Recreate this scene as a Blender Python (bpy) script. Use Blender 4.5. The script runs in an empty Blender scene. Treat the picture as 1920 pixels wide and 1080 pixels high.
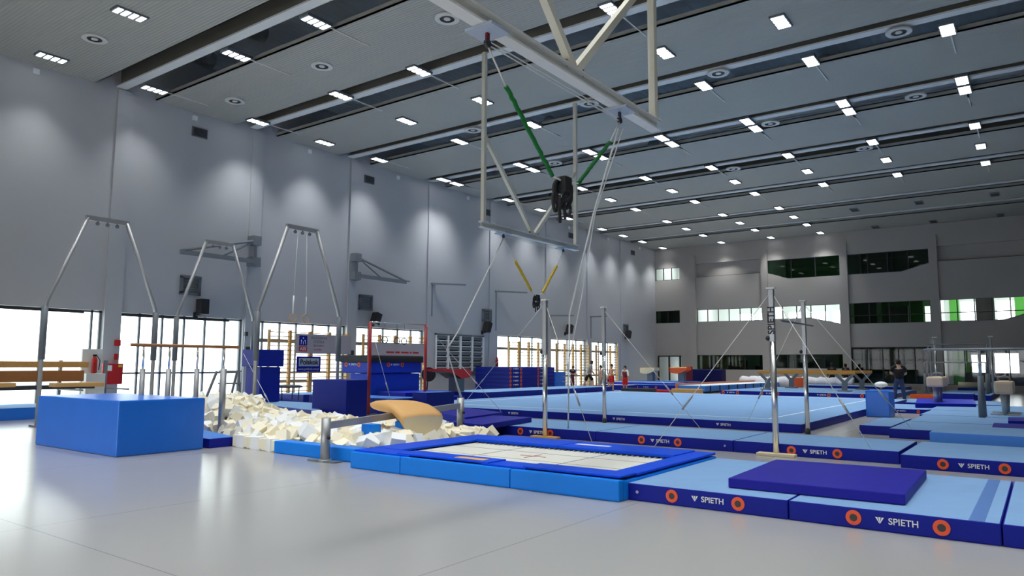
import bpy, bmesh, math, random
from mathutils import Vector, Matrix, geometry, Euler
rnd = random.Random(7)
C = bpy.context.scene.collection
SC = bpy.context.scene
PI = math.pi

# ------------------------------------------------------------------ camera
YAW, PITCH, ROLL, FPX = 0.6294701, 0.1041906, 0.0049322, 1362.9
_cy, _sy, _cp, _sp = math.cos(YAW), math.sin(YAW), math.cos(PITCH), math.sin(PITCH)
FWD = Vector((-_sy*_cp, _cy*_cp, _sp))
_r0 = Vector((_cy, _sy, 0)); _u0 = _r0.cross(FWD)
RT = math.cos(ROLL)*_r0 + math.sin(ROLL)*_u0
UP = -math.sin(ROLL)*_r0 + math.cos(ROLL)*_u0
EYE = Vector((0, 0, 1.55))
cd = bpy.data.cameras.new('camera'); cam = bpy.data.objects.new('camera', cd); C.objects.link(cam)
cam.matrix_world = Matrix(((RT.x, UP.x, -FWD.x, EYE.x), (RT.y, UP.y, -FWD.y, EYE.y), (RT.z, UP.z, -FWD.z, EYE.z), (0, 0, 0, 1)))
cd.sensor_width = 36; cd.lens = 36*FPX/1920; cd.clip_start = .1; cd.clip_end = 500
SC.camera = cam

# ------------------------------------------------------------------ world and exposure
w = bpy.data.worlds.new('world'); SC.world = w; w.use_nodes = True
bg = w.node_tree.nodes['Background']
bg.inputs['Color'].default_value = (.93, .965, 1, 1); bg.inputs['Strength'].default_value = 5.0
SC.view_settings.view_transform = 'Standard'; SC.view_settings.look = 'None'
SC.view_settings.exposure = 0.0; SC.view_settings.gamma = 1; SC.view_settings.use_curve_mapping = False
LAMP_W = 44.0

def portal(loc, rot, sx, sy):
    l = bpy.data.lights.new('window_portal', 'AREA'); l.shape = 'RECTANGLE'; l.size = sx; l.size_y = sy
    l.cycles.is_portal = True
    o = bpy.data.objects.new('window_portal', l); o.location = loc; o.rotation_euler = rot; C.objects.link(o)
portal((-25.3, 27.5, 1.65), (0, -PI/2, 0), 3.4, 41)
portal((-12, -9.5, 2), (PI/2, 0, PI), 21, 4)

# measured sight lines: where the line of sight through a spot of the photo meets a known plane
def ray(px, py): return RT*((px-960)/FPX) + UP*((540-py)/FPX) + FWD
def fl(px, py, z=0):
    d = ray(px, py); return EYE + d*((z-EYE.z)/d.z)
def pX(px, py, x):
    d = ray(px, py); return EYE + d*(x/d.x)
def pY(px, py, y):
    d = ray(px, py); return EYE + d*(y/d.y)

# ------------------------------------------------------------------ materials
def s2l(c): return tuple((v/12.92 if v <= .04045 else ((v+.055)/1.055)**2.4) for v in c)
def rgb(r, g, b): return s2l((r/255, g/255, b/255))
MATS = {}
def mat(name, col, rough=.6, metal=0, spec=.5, noise=0, nscale=8, bump=0, bscale=60, emit=None, es=0, coat=0):
    m = bpy.data.materials.new(name); m.use_nodes = True; nt = m.node_tree; b = nt.nodes['Principled BSDF']
    b.inputs['Base Color'].default_value = (*col, 1); b.inputs['Roughness'].default_value = rough
    b.inputs['Metallic'].default_value = metal; b.inputs['Specular IOR Level'].default_value = spec
    b.inputs['Coat Weight'].default_value = coat
    tc = nt.nodes.new('ShaderNodeTexCoord')
    if noise:
        n = nt.nodes.new('ShaderNodeTexNoise'); n.inputs['Scale'].default_value = nscale; n.inputs['Detail'].default_value = 4
        nt.links.new(tc.outputs['Object'], n.inputs['Vector'])
        mx = nt.nodes.new('ShaderNodeMix'); mx.data_type = 'RGBA'
        mx.inputs[6].default_value = (*[min(1, c*(1-noise)) for c in col], 1)
        mx.inputs[7].default_value = (*[min(1, c*(1+noise)) for c in col], 1)
        nt.links.new(n.outputs[0], mx.inputs[0]); nt.links.new(mx.outputs[2], b.inputs['Base Color'])
    if bump:
        n2 = nt.nodes.new('ShaderNodeTexNoise'); n2.inputs['Scale'].default_value = bscale
        nt.links.new(tc.outputs['Object'], n2.inputs['Vector'])
        bp = nt.nodes.new('ShaderNodeBump'); bp.inputs['Strength'].default_value = bump; bp.inputs['Distance'].default_value = .01
        nt.links.new(n2.outputs[0], bp.inputs['Height']); nt.links.new(bp.outputs[0], b.inputs['Normal'])
    if emit:
        b.inputs['Emission Color'].default_value = (*emit, 1); b.inputs['Emission Strength'].default_value = es
    MATS[name] = m; return m

mat('carpet', rgb(126, 163, 204), .9, spec=.1, noise=.07, nscale=3, bump=.15, bscale=250)
mat('navy', rgb(12, 28, 146), .5, spec=.2, noise=.12, nscale=5)
mat('purple', rgb(38, 36, 148), .5, spec=.12, noise=.12, nscale=2.5, bump=.2, bscale=6)
mat('royal', rgb(38, 52, 200), .4, noise=.08)
mat('azure', rgb(10, 130, 236), .45, spec=.25, noise=.06, nscale=4)
mat('padtop', rgb(10, 74, 212), .5, spec=.12, noise=.08, nscale=3)
mat('boxblue', rgb(18, 110, 218), .3, spec=.5, noise=.08, nscale=3)
mat('cubeblue', rgb(14, 34, 140), .45, spec=.25, noise=.1, nscale=3)
mat('softblue', rgb(60, 130, 215), .5, noise=.06)
mat('orange', rgb(240, 88, 40), .5)
mat('white', rgb(235, 238, 240), .6)
mat('offwhite', rgb(214, 214, 204), .75, noise=.04)
mat('black', (.012, .012, .014), .6)
mat('dark', (.035, .035, .04), .5)
mat('chrome', (.75, .75, .74), .22, metal=1)
mat('steel', (.42, .43, .44), .42, metal=.7, noise=.1)
mat('grey', rgb(128, 134, 140), .5, noise=.06)
mat('greypaint', rgb(104, 112, 120), .45)
mat('cream', rgb(228, 224, 206), .6)
mat('frame', rgb(222, 222, 216), .45)
mat('red', rgb(188, 30, 34), .45)
mat('redpost', rgb(160, 32, 36), .4)
mat('maroon', rgb(112, 20, 34), .7)
mat('orangevinyl', rgb(232, 92, 34), .45)
mat('tan', rgb(222, 172, 106), .6, noise=.04)
mat('tanside', rgb(222, 208, 172), .7, noise=.03)
mat('wood', rgb(205, 160, 92), .5, noise=.15, nscale=9)
mat('woodbrown', rgb(168, 112, 62), .5, noise=.15, nscale=9)
mat('beamgold', rgb(196, 136, 50), .5, noise=.08)
mat('foam', rgb(248, 240, 214), .9, noise=.04, nscale=2)
mat('foamwhite', rgb(244, 246, 244), .9, noise=.03, nscale=2)
mat('greenrope', rgb(10, 112, 44), .8, bump=.6, bscale=30)
mat('yellowrope', rgb(226, 190, 62), .8, bump=.6, bscale=30)
mat('rope', rgb(226, 226, 220), .8)
mat('skin', rgb(206, 160, 130), .6)
mat('skindark', rgb(120, 84, 66), .6)
mat('hair', rgb(36, 28, 24), .8)
mat('greyshirt', rgb(140, 142, 144), .8)
mat('whitecloth', rgb(232, 232, 236), .85)
mat('redcloth', rgb(204, 24, 26), .8)
mat('navycloth', rgb(28, 32, 66), .8)
mat('blackcloth', rgb(14, 14, 17), .85)
mat('jeans', rgb(46, 62, 98), .85, noise=.15)
mat('winframe', rgb(112, 118, 124), .5)
mat('darkframe', rgb(30, 36, 38), .5)
mat('green', rgb(72, 150, 52), .7)
mat('greendark', rgb(34, 96, 34), .7)
mat('roomwhite', rgb(225, 228, 226), .8)
mat('pave', rgb(220, 222, 222), .9, noise=.05, nscale=.4)
mat('cell', (1, 1, 1), .5, emit=(.95, .98, 1), es=5)
mat('cellwarm', (1, 1, 1), .5, emit=(1, .96, .88), es=9)
mat('celloff', rgb(60, 62, 64), .5)
mat('duct', (.6, .62, .64), .3, metal=1, noise=.15, nscale=20)
mat('girderwebshade', rgb(128, 124, 114), .6, noise=.05)  # darker than the flanges, part of the web's shade is in this colour
mat('girder', rgb(232, 234, 232), .5, noise=.03)
mat('velcro', rgb(78, 116, 176), .8)
mat('bannercloth', rgb(214, 210, 216), .8)
mat('signgrey', rgb(172, 184, 200), .6)
mat('rust', rgb(200, 122, 84), .6)
mat('deepnavy', rgb(16, 20, 78), .5, spec=.2)
mat('leaf', rgb(60, 92, 44), .8, noise=.3, nscale=30)

def wave_mat(name, col, axis, scale, strength, rough, noise=.04, spec=.5, dist=.02):
    m = mat(name, col, rough, noise=noise, nscale=.35, spec=spec)
    nt = m.node_tree; b = nt.nodes['Principled BSDF']; tc = [n for n in nt.nodes if n.type == 'TEX_COORD'][0]
    wv = nt.nodes.new('ShaderNodeTexWave'); wv.wave_type = 'BANDS'; wv.bands_direction = axis; wv.inputs['Scale'].default_value = scale
    nt.links.new(tc.outputs['Object'], wv.inputs['Vector'])
    bp = nt.nodes.new('ShaderNodeBump'); bp.inputs['Strength'].default_value = strength; bp.inputs['Distance'].default_value = dist
    nt.links.new(wv.outputs[0], bp.inputs['Height']); nt.links.new(bp.outputs[0], b.inputs['Normal'])
    return m
wave_mat('ceil', rgb(176, 176, 168), 'Y', 3.2, .5, .5)
wave_mat('deck', rgb(214, 222, 228), 'X', 1.2, 1.0, .45)
wave_mat('louver', rgb(116, 122, 126), 'Z', 2.2, .6, .4)
mat('wall', rgb(186, 188, 192), .42, noise=.05, nscale=.5, bump=.1, bscale=40, spec=.6)
mat('wallback', rgb(172, 167, 161), .7, noise=.05, nscale=.6, bump=.1, bscale=30)

# polished floor with a grid of welded seams
m = mat('floor', rgb(170, 169, 167), .2, noise=.035, nscale=.5, spec=.65)
nt = m.node_tree; b = nt.nodes['Principled BSDF']
geo = nt.nodes.new('ShaderNodeTexCoord'); sep = nt.nodes.new('ShaderNodeSeparateXYZ'); nt.links.new(geo.outputs['Object'], sep.inputs[0])
def seam(ax, off, per):
    a = nt.nodes.new('ShaderNodeMath'); a.operation = 'ADD'; a.inputs[1].default_value = off+1000*per; nt.links.new(sep.outputs[ax], a.inputs[0])
    c = nt.nodes.new('ShaderNodeMath'); c.operation = 'MODULO'; c.inputs[1].default_value = per; nt.links.new(a.outputs[0], c.inputs[0])
    d = nt.nodes.new('ShaderNodeMath'); d.operation = 'LESS_THAN'; d.inputs[1].default_value = .012; nt.links.new(c.outputs[0], d.inputs[0]); return d
s1 = seam(0, 3.45, 4.0); s2 = seam(1, -4.0, 5.2)
mxx = nt.nodes.new('ShaderNodeMath'); mxx.operation = 'MAXIMUM'; nt.links.new(s1.outputs[0], mxx.inputs[0]); nt.links.new(s2.outputs[0], mxx.inputs[1])
old = b.inputs['Base Color'].links[0].from_socket
mx = nt.nodes.new('ShaderNodeMix'); mx.data_type = 'RGBA'; nt.links.new(mxx.outputs[0], mx.inputs[0]); nt.links.new(old, mx.inputs[6])
mx.inputs[7].default_value = (*rgb(140, 142, 144), 1); nt.links.new(mx.outputs[2], b.inputs['Base Color'])
ns = nt.nodes.new('ShaderNodeTexNoise'); ns.inputs['Scale'].default_value = 1.3; nt.links.new(geo.outputs['Object'], ns.inputs['Vector'])
bp = nt.nodes.new('ShaderNodeBump'); bp.inputs['Strength'].default_value = .12; bp.inputs['Distance'].default_value = .02
nt.links.new(ns.outputs[0], bp.inputs['Height']); nt.links.new(bp.outputs[0], b.inputs['Normal'])

# glass pane
m = bpy.data.materials.new('glass'); m.use_nodes = True; nt = m.node_tree; nt.nodes.clear()
o_ = nt.nodes.new('ShaderNodeOutputMaterial'); mi = nt.nodes.new('ShaderNodeMixShader'); tr = nt.nodes.new('ShaderNodeBsdfTransparent')
gl = nt.nodes.new('ShaderNodeBsdfGlossy'); gl.inputs['Roughness'].default_value = .03; tr.inputs[0].default_value = (.93, .97, .95, 1)
mi.inputs[0].default_value = .05
nt.links.new(tr.outputs[0], mi.inputs[1]); nt.links.new(gl.outputs[0], mi.inputs[2]); nt.links.new(mi.outputs[0], o_.inputs[0]); MATS['glass'] = m
m2_ = m.copy(); m2_.name = 'tintedglass'; MATS['tintedglass'] = m2_
m2_.node_tree.nodes['Transparent BSDF'].inputs[0].default_value = (.34, .54, .37, 1); m2_.node_tree.nodes['Mix Shader'].inputs[0].default_value = .025
# thin translucent banner cloth
m = bpy.data.materials.new('banner'); m.use_nodes = True; nt = m.node_tree; nt.nodes.clear()
o_ = nt.nodes.new('ShaderNodeOutputMaterial'); mi = nt.nodes.new('ShaderNodeMixShader'); d_ = nt.nodes.new('ShaderNodeBsdfDiffuse'); t_ = nt.nodes.new('ShaderNodeBsdfTranslucent')
d_.inputs[0].default_value = (*rgb(206, 204, 212), 1); t_.inputs[0].default_value = (*rgb(150, 146, 156), 1); mi.inputs[0].default_value = .5
nt.links.new(d_.outputs[0], mi.inputs[1]); nt.links.new(t_.outputs[0], mi.inputs[2]); nt.links.new(mi.outputs[0], o_.inputs[0]); MATS['banner'] = m

# ------------------------------------------------------------------ mesh helpers
class MB:
    def __init__(s): s.bm = bmesh.new(); s.mats = []
    def mi(s, m):
        if m not in s.mats: s.mats.append(m)
        return s.mats.index(m)
    def box(s, x0, x1, y0, y1, z0, z1, m, bev=0, top=None, M=None):
        bm = s.bm; n0 = len(bm.verts)
        vs = [bm.verts.new(p) for p in ((x0,y0,z0),(x1,y0,z0),(x1,y1,z0),(x0,y1,z0),(x0,y0,z1),(x1,y0,z1),(x1,y1,z1),(x0,y1,z1))]
        return s._hex(vs, m, bev, top, M)
    def _hex(s, vs, m, bev, top, M):
        bm = s.bm; fs = []
        for k, q in enumerate(((3,2,1,0),(4,5,6,7),(0,1,5,4),(1,2,6,5),(2,3,7,6),(3,0,4,7))):
            f = bm.faces.new([vs[i] for i in q]); f.material_index = s.mi(top if (k == 1 and top) else m); fs.append(f)
        if bev:
            es = list({e for f in fs for e in f.edges})
            bmesh.ops.bevel(bm, geom=es, offset=bev, segments=2, profile=.6, affect='EDGES', clamp_overlap=True)
        if M is not None:
            bm.verts.ensure_lookup_table()
            allv = set(vs) if not bev else None
            if allv: [setattr(v, 'co', M @ v.co) for v in allv if v.is_valid]
        return fs
    def prism(s, pts, z0, z1, m, bev=0, top=None):
        """pts: world xy outline, counter-clockwise or not, 4 corners or more"""
        bm = s.bm; A = sum(pts[i][0]*pts[(i+1) % len(pts)][1]-pts[(i+1) % len(pts)][0]*pts[i][1] for i in range(len(pts)))
        if A < 0: pts = pts[::-1]
        n = len(pts); lo = [bm.verts.new((p[0], p[1], z0)) for p in pts]; hi = [bm.verts.new((p[0], p[1], z1)) for p in pts]
        fs = [bm.faces.new(lo[::-1])]; fs[0].material_index = s.mi(m)
        f = bm.faces.new(hi); f.material_index = s.mi(top or m); fs.append(f)
        for i in range(n):
            f = bm.faces.new((lo[i], lo[(i+1) % n], hi[(i+1) % n], hi[i])); f.material_index = s.mi(m); fs.append(f)
        if bev:
            bmesh.ops.bevel(bm, geom=list({e for f in fs for e in f.edges}), offset=bev, segments=2, profile=.6, affect='EDGES', clamp_overlap=True)
        return s
    def tube(s, pts, r, m, n=8, r2=None, cap=True):
        bm = s.bm; pts = [Vector(p) for p in pts]; rings = []
        k = len(pts); side = None
        for i, p in enumerate(pts):
            d = (pts[min(i+1, k-1)]-pts[max(i-1, 0)]).normalized()
            if side is None:
                a = Vector((0, 0, 1)) if abs(d.z) < .9 else Vector((1, 0, 0)); side = d.cross(a).normalized()
            else: side = (side-d*side.dot(d)).normalized()
            u = d.cross(side); rr = r if r2 is None else r+(r2-r)*i/(k-1)
            rings.append([bm.verts.new(p+side*math.cos(2*PI*j/n)*rr+u*math.sin(2*PI*j/n)*rr) for j in range(n)])
        mi_ = s.mi(m)
        for a, b in zip(rings, rings[1:]):
            for j in range(n):
                f = bm.faces.new((a[j], a[(j+1) % n], b[(j+1) % n], b[j])); f.material_index = mi_; f.smooth = n > 5
        if cap:
            for rg in (rings[0][::-1], rings[-1]):
                f = bm.faces.new(rg); f.material_index = mi_
        return s
    def bar(s, a, b, w, h, m):
        """rectangular bar from a to b, w across (horizontal), h along the other side"""
        a, b = Vector(a), Vector(b); d = (b-a).normalized()
        side = d.cross(Vector((0, 0, 1))); side = side.normalized() if side.length > 1e-3 else Vector((1, 0, 0)); u = side.cross(d)
        vs = [s.bm.verts.new(p+side*sx*w/2+u*su*h/2) for p in (a, b) for sx, su in ((-1,-1),(1,-1),(1,1),(-1,1))]
        for q in ((0,1,2,3),(7,6,5,4),(0,4,5,1),(1,5,6,2),(2,6,7,3),(3,7,4,0)):
            f = s.bm.faces.new([vs[i] for i in q]); f.material_index = s.mi(m)
        return s
    def disc(s, c, nrm, r0, r1, m, th=.01, n=24):
        """ring (or disc when r0 is 0) of thickness th facing nrm"""
        nrm = Vector(nrm).normalized(); a = nrm.orthogonal().normalized(); b = nrm.cross(a); c = Vector(c); mi_ = s.mi(m)
        def ring(r, o): return [s.bm.verts.new(c+nrm*o+a*math.cos(2*PI*j/n)*r+b*math.sin(2*PI*j/n)*r) for j in range(n)]
        o1, o0 = ring(r1, th), ring(r1, 0)
        for j in range(n):
            f = s.bm.faces.new((o0[j], o0[(j+1) % n], o1[(j+1) % n], o1[j])); f.material_index = mi_
        if r0 > 0:
            i1 = ring(r0, th)
            for j in range(n):
                f = s.bm.faces.new((o1[j], o1[(j+1) % n], i1[(j+1) % n], i1[j])); f.material_index = mi_
        else:
            f = s.bm.faces.new(o1); f.material_index = mi_
        return s
    def lathe(s, prof, m, c=(0, 0, 0), n=20):
        mi_ = s.mi(m); rings = []
        for r, z in prof: rings.append([s.bm.verts.new((c[0]+r*math.cos(2*PI*j/n), c[1]+r*math.sin(2*PI*j/n), c[2]+z)) for j in range(n)])
        for a, b in zip(rings, rings[1:]):
            for j in range(n):
                f = s.bm.faces.new((a[j], a[(j+1) % n], b[(j+1) % n], b[j])); f.material_index = mi_; f.smooth = True
        f = s.bm.faces.new(rings[0][::-1]); f.material_index = mi_; f = s.bm.faces.new(rings[-1]); f.material_index = mi_
        return s
    def sphere(s, c, r, m, sc=(1, 1, 1)):
        g = bmesh.ops.create_uvsphere(s.bm, u_segments=14, v_segments=9, radius=1)
        for v in g['verts']: v.co = Vector((v.co.x*r*sc[0], v.co.y*r*sc[1], v.co.z*r*sc[2]))+Vector(c)
        mi_ = s.mi(m)
        for f in {f for v in g['verts'] for f in v.link_faces}: f.material_index = mi_; f.smooth = True
        return s
    def build(s, name, parent=None, origin=None):
        me = bpy.data.meshes.new(name); bmesh.ops.recalc_face_normals(s.bm, faces=s.bm.faces)
        if origin is None:
            if parent is not None: origin = parent.location.copy() if parent.parent is None else parent.matrix_world.translation.copy()
            elif s.bm.verts:
                xs = [v.co for v in s.bm.verts]; origin = Vector(((min(v.x for v in xs)+max(v.x for v in xs))/2, (min(v.y for v in xs)+max(v.y for v in xs))/2, min(v.z for v in xs)))
        base = Vector(origin)
        for v in s.bm.verts: v.co -= base
        s.bm.to_mesh(me); s.bm.free()
        for m in s.mats: me.materials.append(MATS[m])
        o = bpy.data.objects.new(name, me); C.objects.link(o)
        if parent is not None:
            o.parent = parent; o['_w'] = list(base); pw = Vector(parent.get('_w', parent.location)); o.location = base-pw
        else: o.location = base; o['_w'] = list(base)
        return o

def W(o): return Vector(o['_w'])
def part(mb, name, parent):
    return mb.build(name, parent, origin=W(parent))
def empty(name, loc, label=None, cat=None, group=None):
    o = bpy.data.objects.new(name, None); C.objects.link(o); o.location = loc; o['_w'] = list(Vector(loc)); o.empty_display_size = .2
    return tag(o, label, cat, group)
def tag(o, label=None, cat=None, group=None, kind=None):
    if label: o['label'] = label
    if cat: o['category'] = cat
    if group: o['group'] = group
    if kind: o['kind'] = kind
    return o
def st(mb, name, parent=None):
    o = mb.build(name, parent, origin=None if parent is None else W(parent))
    if parent is None: o['kind'] = 'structure'
    return o
def kids(o): return KIDS.get(o.name, [])
def copy_tree(o, loc, rz=None, label=None, group=None):
    c = o.copy(); C.objects.link(c); c.location = loc; c['_w'] = list(Vector(loc))
    if rz is not None: c.rotation_euler.z = rz
    if label: c['label'] = label
    if group: c['group'] = group
    for ch in [x for x in C.objects if x.parent == o]:
        k = ch.copy(); C.objects.link(k); k.parent = c
        for g in [x for x in C.objects if x.parent == ch]:
            h = g.copy(); C.objects.link(h); h.parent = k
    return c

def poly_wall(mb, outer, holes, to3, th, m):
    """outer and holes are lists of (u, v); to3(u, v, d) gives the point at depth d"""
    bm = mb.bm; mi_ = mb.mi(m)
    polys = [[Vector((u, v, 0)) for u, v in outer]]+[[Vector((u, v, 0)) for u, v in h] for h in holes]
    tris = geometry.tessellate_polygon(polys); flat = [p for q in polys for p in q]
    for d in (0, th):
        vs = [bm.verts.new(to3(p.x, p.y, d)) for p in flat]
        for t in tris:
            try: f = bm.faces.new([vs[i] for i in t]); f.material_index = mi_
            except ValueError: pass
    for q in polys:
        for i in range(len(q)):
            a, b = q[i], q[(i+1) % len(q)]
            f = bm.faces.new([bm.verts.new(to3(a.x, a.y, 0)), bm.verts.new(to3(b.x, b.y, 0)), bm.verts.new(to3(b.x, b.y, th)), bm.verts.new(to3(a.x, a.y, th))]); f.material_index = mi_

# lettering, converted once to mesh and reused
_txt = {}
def text_mesh(s, size, m, depth=.002, bold=0):
    k = (s, size, m)
    if k in _txt: return _txt[k]
    cu = bpy.data.curves.new('lettering', 'FONT'); cu.body = s; cu.size = size; cu.align_x = 'CENTER'; cu.align_y = 'CENTER'; cu.extrude = depth; cu.offset = bold
    o = bpy.data.objects.new('lettering', cu); C.objects.link(o)
    dg = bpy.context.evaluated_depsgraph_get(); me = bpy.data.meshes.new_from_object(o.evaluated_get(dg))
    C.objects.unlink(o); bpy.data.objects.remove(o); me.materials.clear(); me.materials.append(MATS[m]); _txt[k] = me; return me
def add_text(name, s, size, m, loc, right, up, parent, bold=0):
    me = text_mesh(s, size, m, bold=bold); o = bpy.data.objects.new(name, me); C.objects.link(o); o.parent = parent
    r, u = Vector(right).normalized(), Vector(up).normalized(); n = r.cross(u); l = Vector(loc)-W(parent)
    o.matrix_local = Matrix(((r.x, u.x, n.x, l.x), (r.y, u.y, n.y, l.y), (r.z, u.z, n.z, l.z), (0, 0, 0, 1)))
    return o

W0, D0, H0 = -24.7, 53.3, 10.7
XR, YF = 16.0, -9.0

# ================================================================== STRUCTURE
mb = MB(); mb.box(W0-.3, XR+.3, YF-.3, D0+6, -.2, 0, 'floor'); st(mb, 'floor')
mb = MB(); mb.box(-90, W0-.3, -40, 110, -.25, -.05, 'pave'); tag(mb.build('paving'), 'pale outdoor paving beyond the left windows', kind='structure')

# left wall with window openings
wins = [(6.55, 11.3, 0.1, 3.22), (11.85, 16.45, 0.1, 3.2), (17.05, 21.55, 0.1, 3.19), (22.1, 26.55, 0.1, 3.19), (27.3, 31.25, 1.07, 3.07),
        (32.56, 37.4, .1, 3.17), (38.0, 42.45, .1, 3.16), (43.1, 46.9, .1, 3.1)]
mb = MB()
poly_wall(mb, [(YF, 0), (D0, 0), (D0, 13), (YF, 13)], [[(a, z0), (b, z0), (b, z1), (a, z1)] for a, b, z0, z1 in wins], lambda u, v, d: Vector((W0-d, u, v)), .35, 'wall')
for yy in (11.57, 16.75, 21.82, 26.95, 32.0, 37.7, 42.75, 47.6):
    mb.box(W0, W0+.07, yy-.27, yy+.27, 0, 10.7, 'wall')
st(mb, 'wall_left')
mull = [[8.0, 9.55, 11.0], [12.55, 13.35, 14.15, 14.95, 15.75], [17.4, 18.2, 19.0, 19.85, 20.7], [23.0, 23.9, 24.85, 25.75], [], [33.8, 35.0, 36.2], [39.1, 40.2, 41.3], [44.3, 45.6]]
for k, (a, b, z0, z1) in enumerate(wins):
    if k == 4:      # louvred ventilation window
        mb = MB(); x = W0+.02
        for yy in (a+.05, a+1.0, a+1.98, a+2.95, b-.05): mb.box(x-.05, x+.08, yy-.05, yy+.05, z0, z1, 'white')
        for zz in (z0+.04, z1-.04): mb.box(x-.05, x+.08, a, b, zz-.04, zz+.04, 'greypaint')
        f = st(mb, 'window_5')
        mb = MB()
        for i in range(7):
            z = z0+.12+i*.27
            mb.box(x-.12, x+.0, a+.08, b-.08, z, z+.17, 'louver'); mb.box(x-.04, x+.05, a+.08, b-.08, z+.17, z+.2, 'white')
        mb.box(x-.3, x-.14, a, b, z0, z1, 'dark')
        part(mb, 'louvre_blind', f); continue
    mb = MB(); x0, x1 = W0-.2, W0-.12
    for yy in [a+.04, b-.04]+mull[k]: mb.box(x0, x1, yy-.03, yy+.03, z0, z1, 'winframe')
    for zz in (z0+.04, z1-.04, 1.18): mb.box(x0, x1, a, b, zz-.03, zz+.03, 'winframe')
    if k >= 2: mb.box(x0-.02, x1+.03, a, b, 2.36, 2.5, 'winframe'); mb.box(x0-.02, x1+.03, a, b, .75, .87, 'winframe')
    if k < 2: mb.box(x1, x1+.12, a, b-.6, z1-.12, z1-.05, 'dark')
    f = st(mb, 'window_%d' % (k+1))
    mb = MB(); mb.box(x0+.03, x0+.036, a, b, z0, z1, 'glass'); part(mb, 'pane', f)

# back wall: bays between pilasters
pil = [(-21.83, -21.31), (-16.3, -15.85), (-10.95, -10.46), (-5.6, -5.13), (-.45, .05)]
holes = {'w3a': [(-24.68, 8.19), (-22.64, 8.19), (-22.64, 9.15), (-24.68, 9.15)],
 'w3b': [(-15.85, 8.2), (-14.4, 7.72), (-10.95, 7.72), (-10.95, 9.12), (-15.85, 9.12)],
 'w3c': [(-10.44, 7.72), (-7.2, 7.72), (-5.62, 8.16), (-5.62, 9.1), (-10.44, 9.1)],
 'w2a': [(-24.68, 4.8), (-22.66, 4.8), (-22.66, 5.77), (-24.68, 5.77)],
 'w2b': [(-21.28, 4.8), (-16.32, 4.8), (-16.32, 5.75), (-21.28, 5.75)],
 'w2c': [(-15.85, 4.82), (-13.0, 4.85), (-11.05, 4.38), (-11.05, 5.76), (-15.85, 5.76)],
 'w2d': [(-10.45, 4.36), (-5.66, 4.36), (-5.66, 5.76), (-10.45, 5.76)],
 'w2e': [(-5.12, 4.37), (-1.8, 4.37), (-.7, 4.7), (-.5, 4.72), (-.5, 5.76), (-5.12, 5.76)],
 'ga': [(-24.6, 0.02), (-22.6, 0.02), (-22.6, 2.26), (-24.6, 2.26)],
 'gb': [(-21.6, .02), (-19.77, .02), (-19.77, 1.22), (-16.4, 1.22), (-16.4, 2.29), (-21.6, 2.29)],
 'gc': [(-15.85, 1.35), (-11.0, 1.35), (-11.0, 2.32), (-15.85, 2.32)],
 'gd': [(-10.45, .4), (-5.75, .4), (-5.75, 2.78), (-10.45, 2.78)],
 'ge': [(-5.1, .4), (1.8, .4), (1.8, 2.65), (-5.1, 2.65)],
 'n1': [(-21.27, 8.26), (-16.37, 8.26), (-16.37, 9.3), (-21.27, 9.3)],
 'n2': [(-5.12, 8.22), (-.5, 8.22), (-.5, 9.2), (-5.12, 9.2)]}
mb = MB()
poly_wall(mb, [(W0, 0), (XR, 0), (XR, 13), (W0, 13)], list(holes.values()), lambda u, v, d: Vector((u, D0+d, v)), .3, 'wallback')
for a, b in pil: mb.box(a, b, D0-.14, D0, 0, 9.95, 'wallback')
for n in ('n1', 'n2'):
    q = holes[n]; mb.box(q[0][0], q[1][0], D0+.25, D0+.32, q[0][1], q[2][1], 'wallback')
    mb.box(q[0][0], q[1][0], D0+.2, D0+.27, q[0][1]-.02, q[0][1]+.05, 'dark')
st(mb, 'wall_back')
# glazing of the back wall
gl = {'w3a': (3, [0]), 'w3b': (3, []), 'w3c': (4, []), 'w2a': (2, []), 'w2b': (6, []), 'w2c': (5, []), 'w2d': (4, [.55]), 'w2e': (5, [.55]), 'gb': (4, []), 'gc': (4, []), 'gd': (5, []), 'ge': (6, [])}
k = 9
for n, (nv, hs) in gl.items():
    q = holes[n]; xs = [p[0] for p in q]; zs = [p[1] for p in q]; x0, x1, z0, z1 = min(xs), max(xs), min(zs), max(zs)
    mb = MB(); y = D0+.1
    for i in range(len(q)):
        a, b_ = q[i], q[(i+1) % len(q)]; mb.bar((a[0], y, a[1]), (b_[0], y, b_[1]), .06, .06, 'darkframe')
    def zlo(x):
        best = z0
        for i in range(len(q)):
            a, b_ = q[i], q[(i+1) % len(q)]
            if a[0] != b_[0] and min(a[0], b_[0]) <= x <= max(a[0], b_[0]):
                z = a[1]+(b_[1]-a[1])*(x-a[0])/(b_[0]-a[0])
                if z < (z0+z1)/2+.25: best = z
        return best
    for i in range(1, nv):
        x = x0+(x1-x0)*i/nv; mb.bar((x, y, zlo(x)), (x, y, z1), .06, .06, 'darkframe')
    for h in hs:
        if h: mb.bar((x0, y, z0+h), (x1 if n != 'w2e' else x1, y, z0+h), .07, .05, 'darkframe')
    f = st(mb, 'window_%d' % k); k += 1
    mb = MB(); bm = mb.bm; vs = [bm.verts.new((p[0], D0+.12, p[1])) for p in q]; fc = bm.faces.new(vs); fc.material_index = mb.mi('tintedglass' if n in ('gb', 'gc', 'gd', 'w2d', 'w3b', 'w3c', 'w2a') else 'glass')
    part(mb, 'pane', f)
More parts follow.
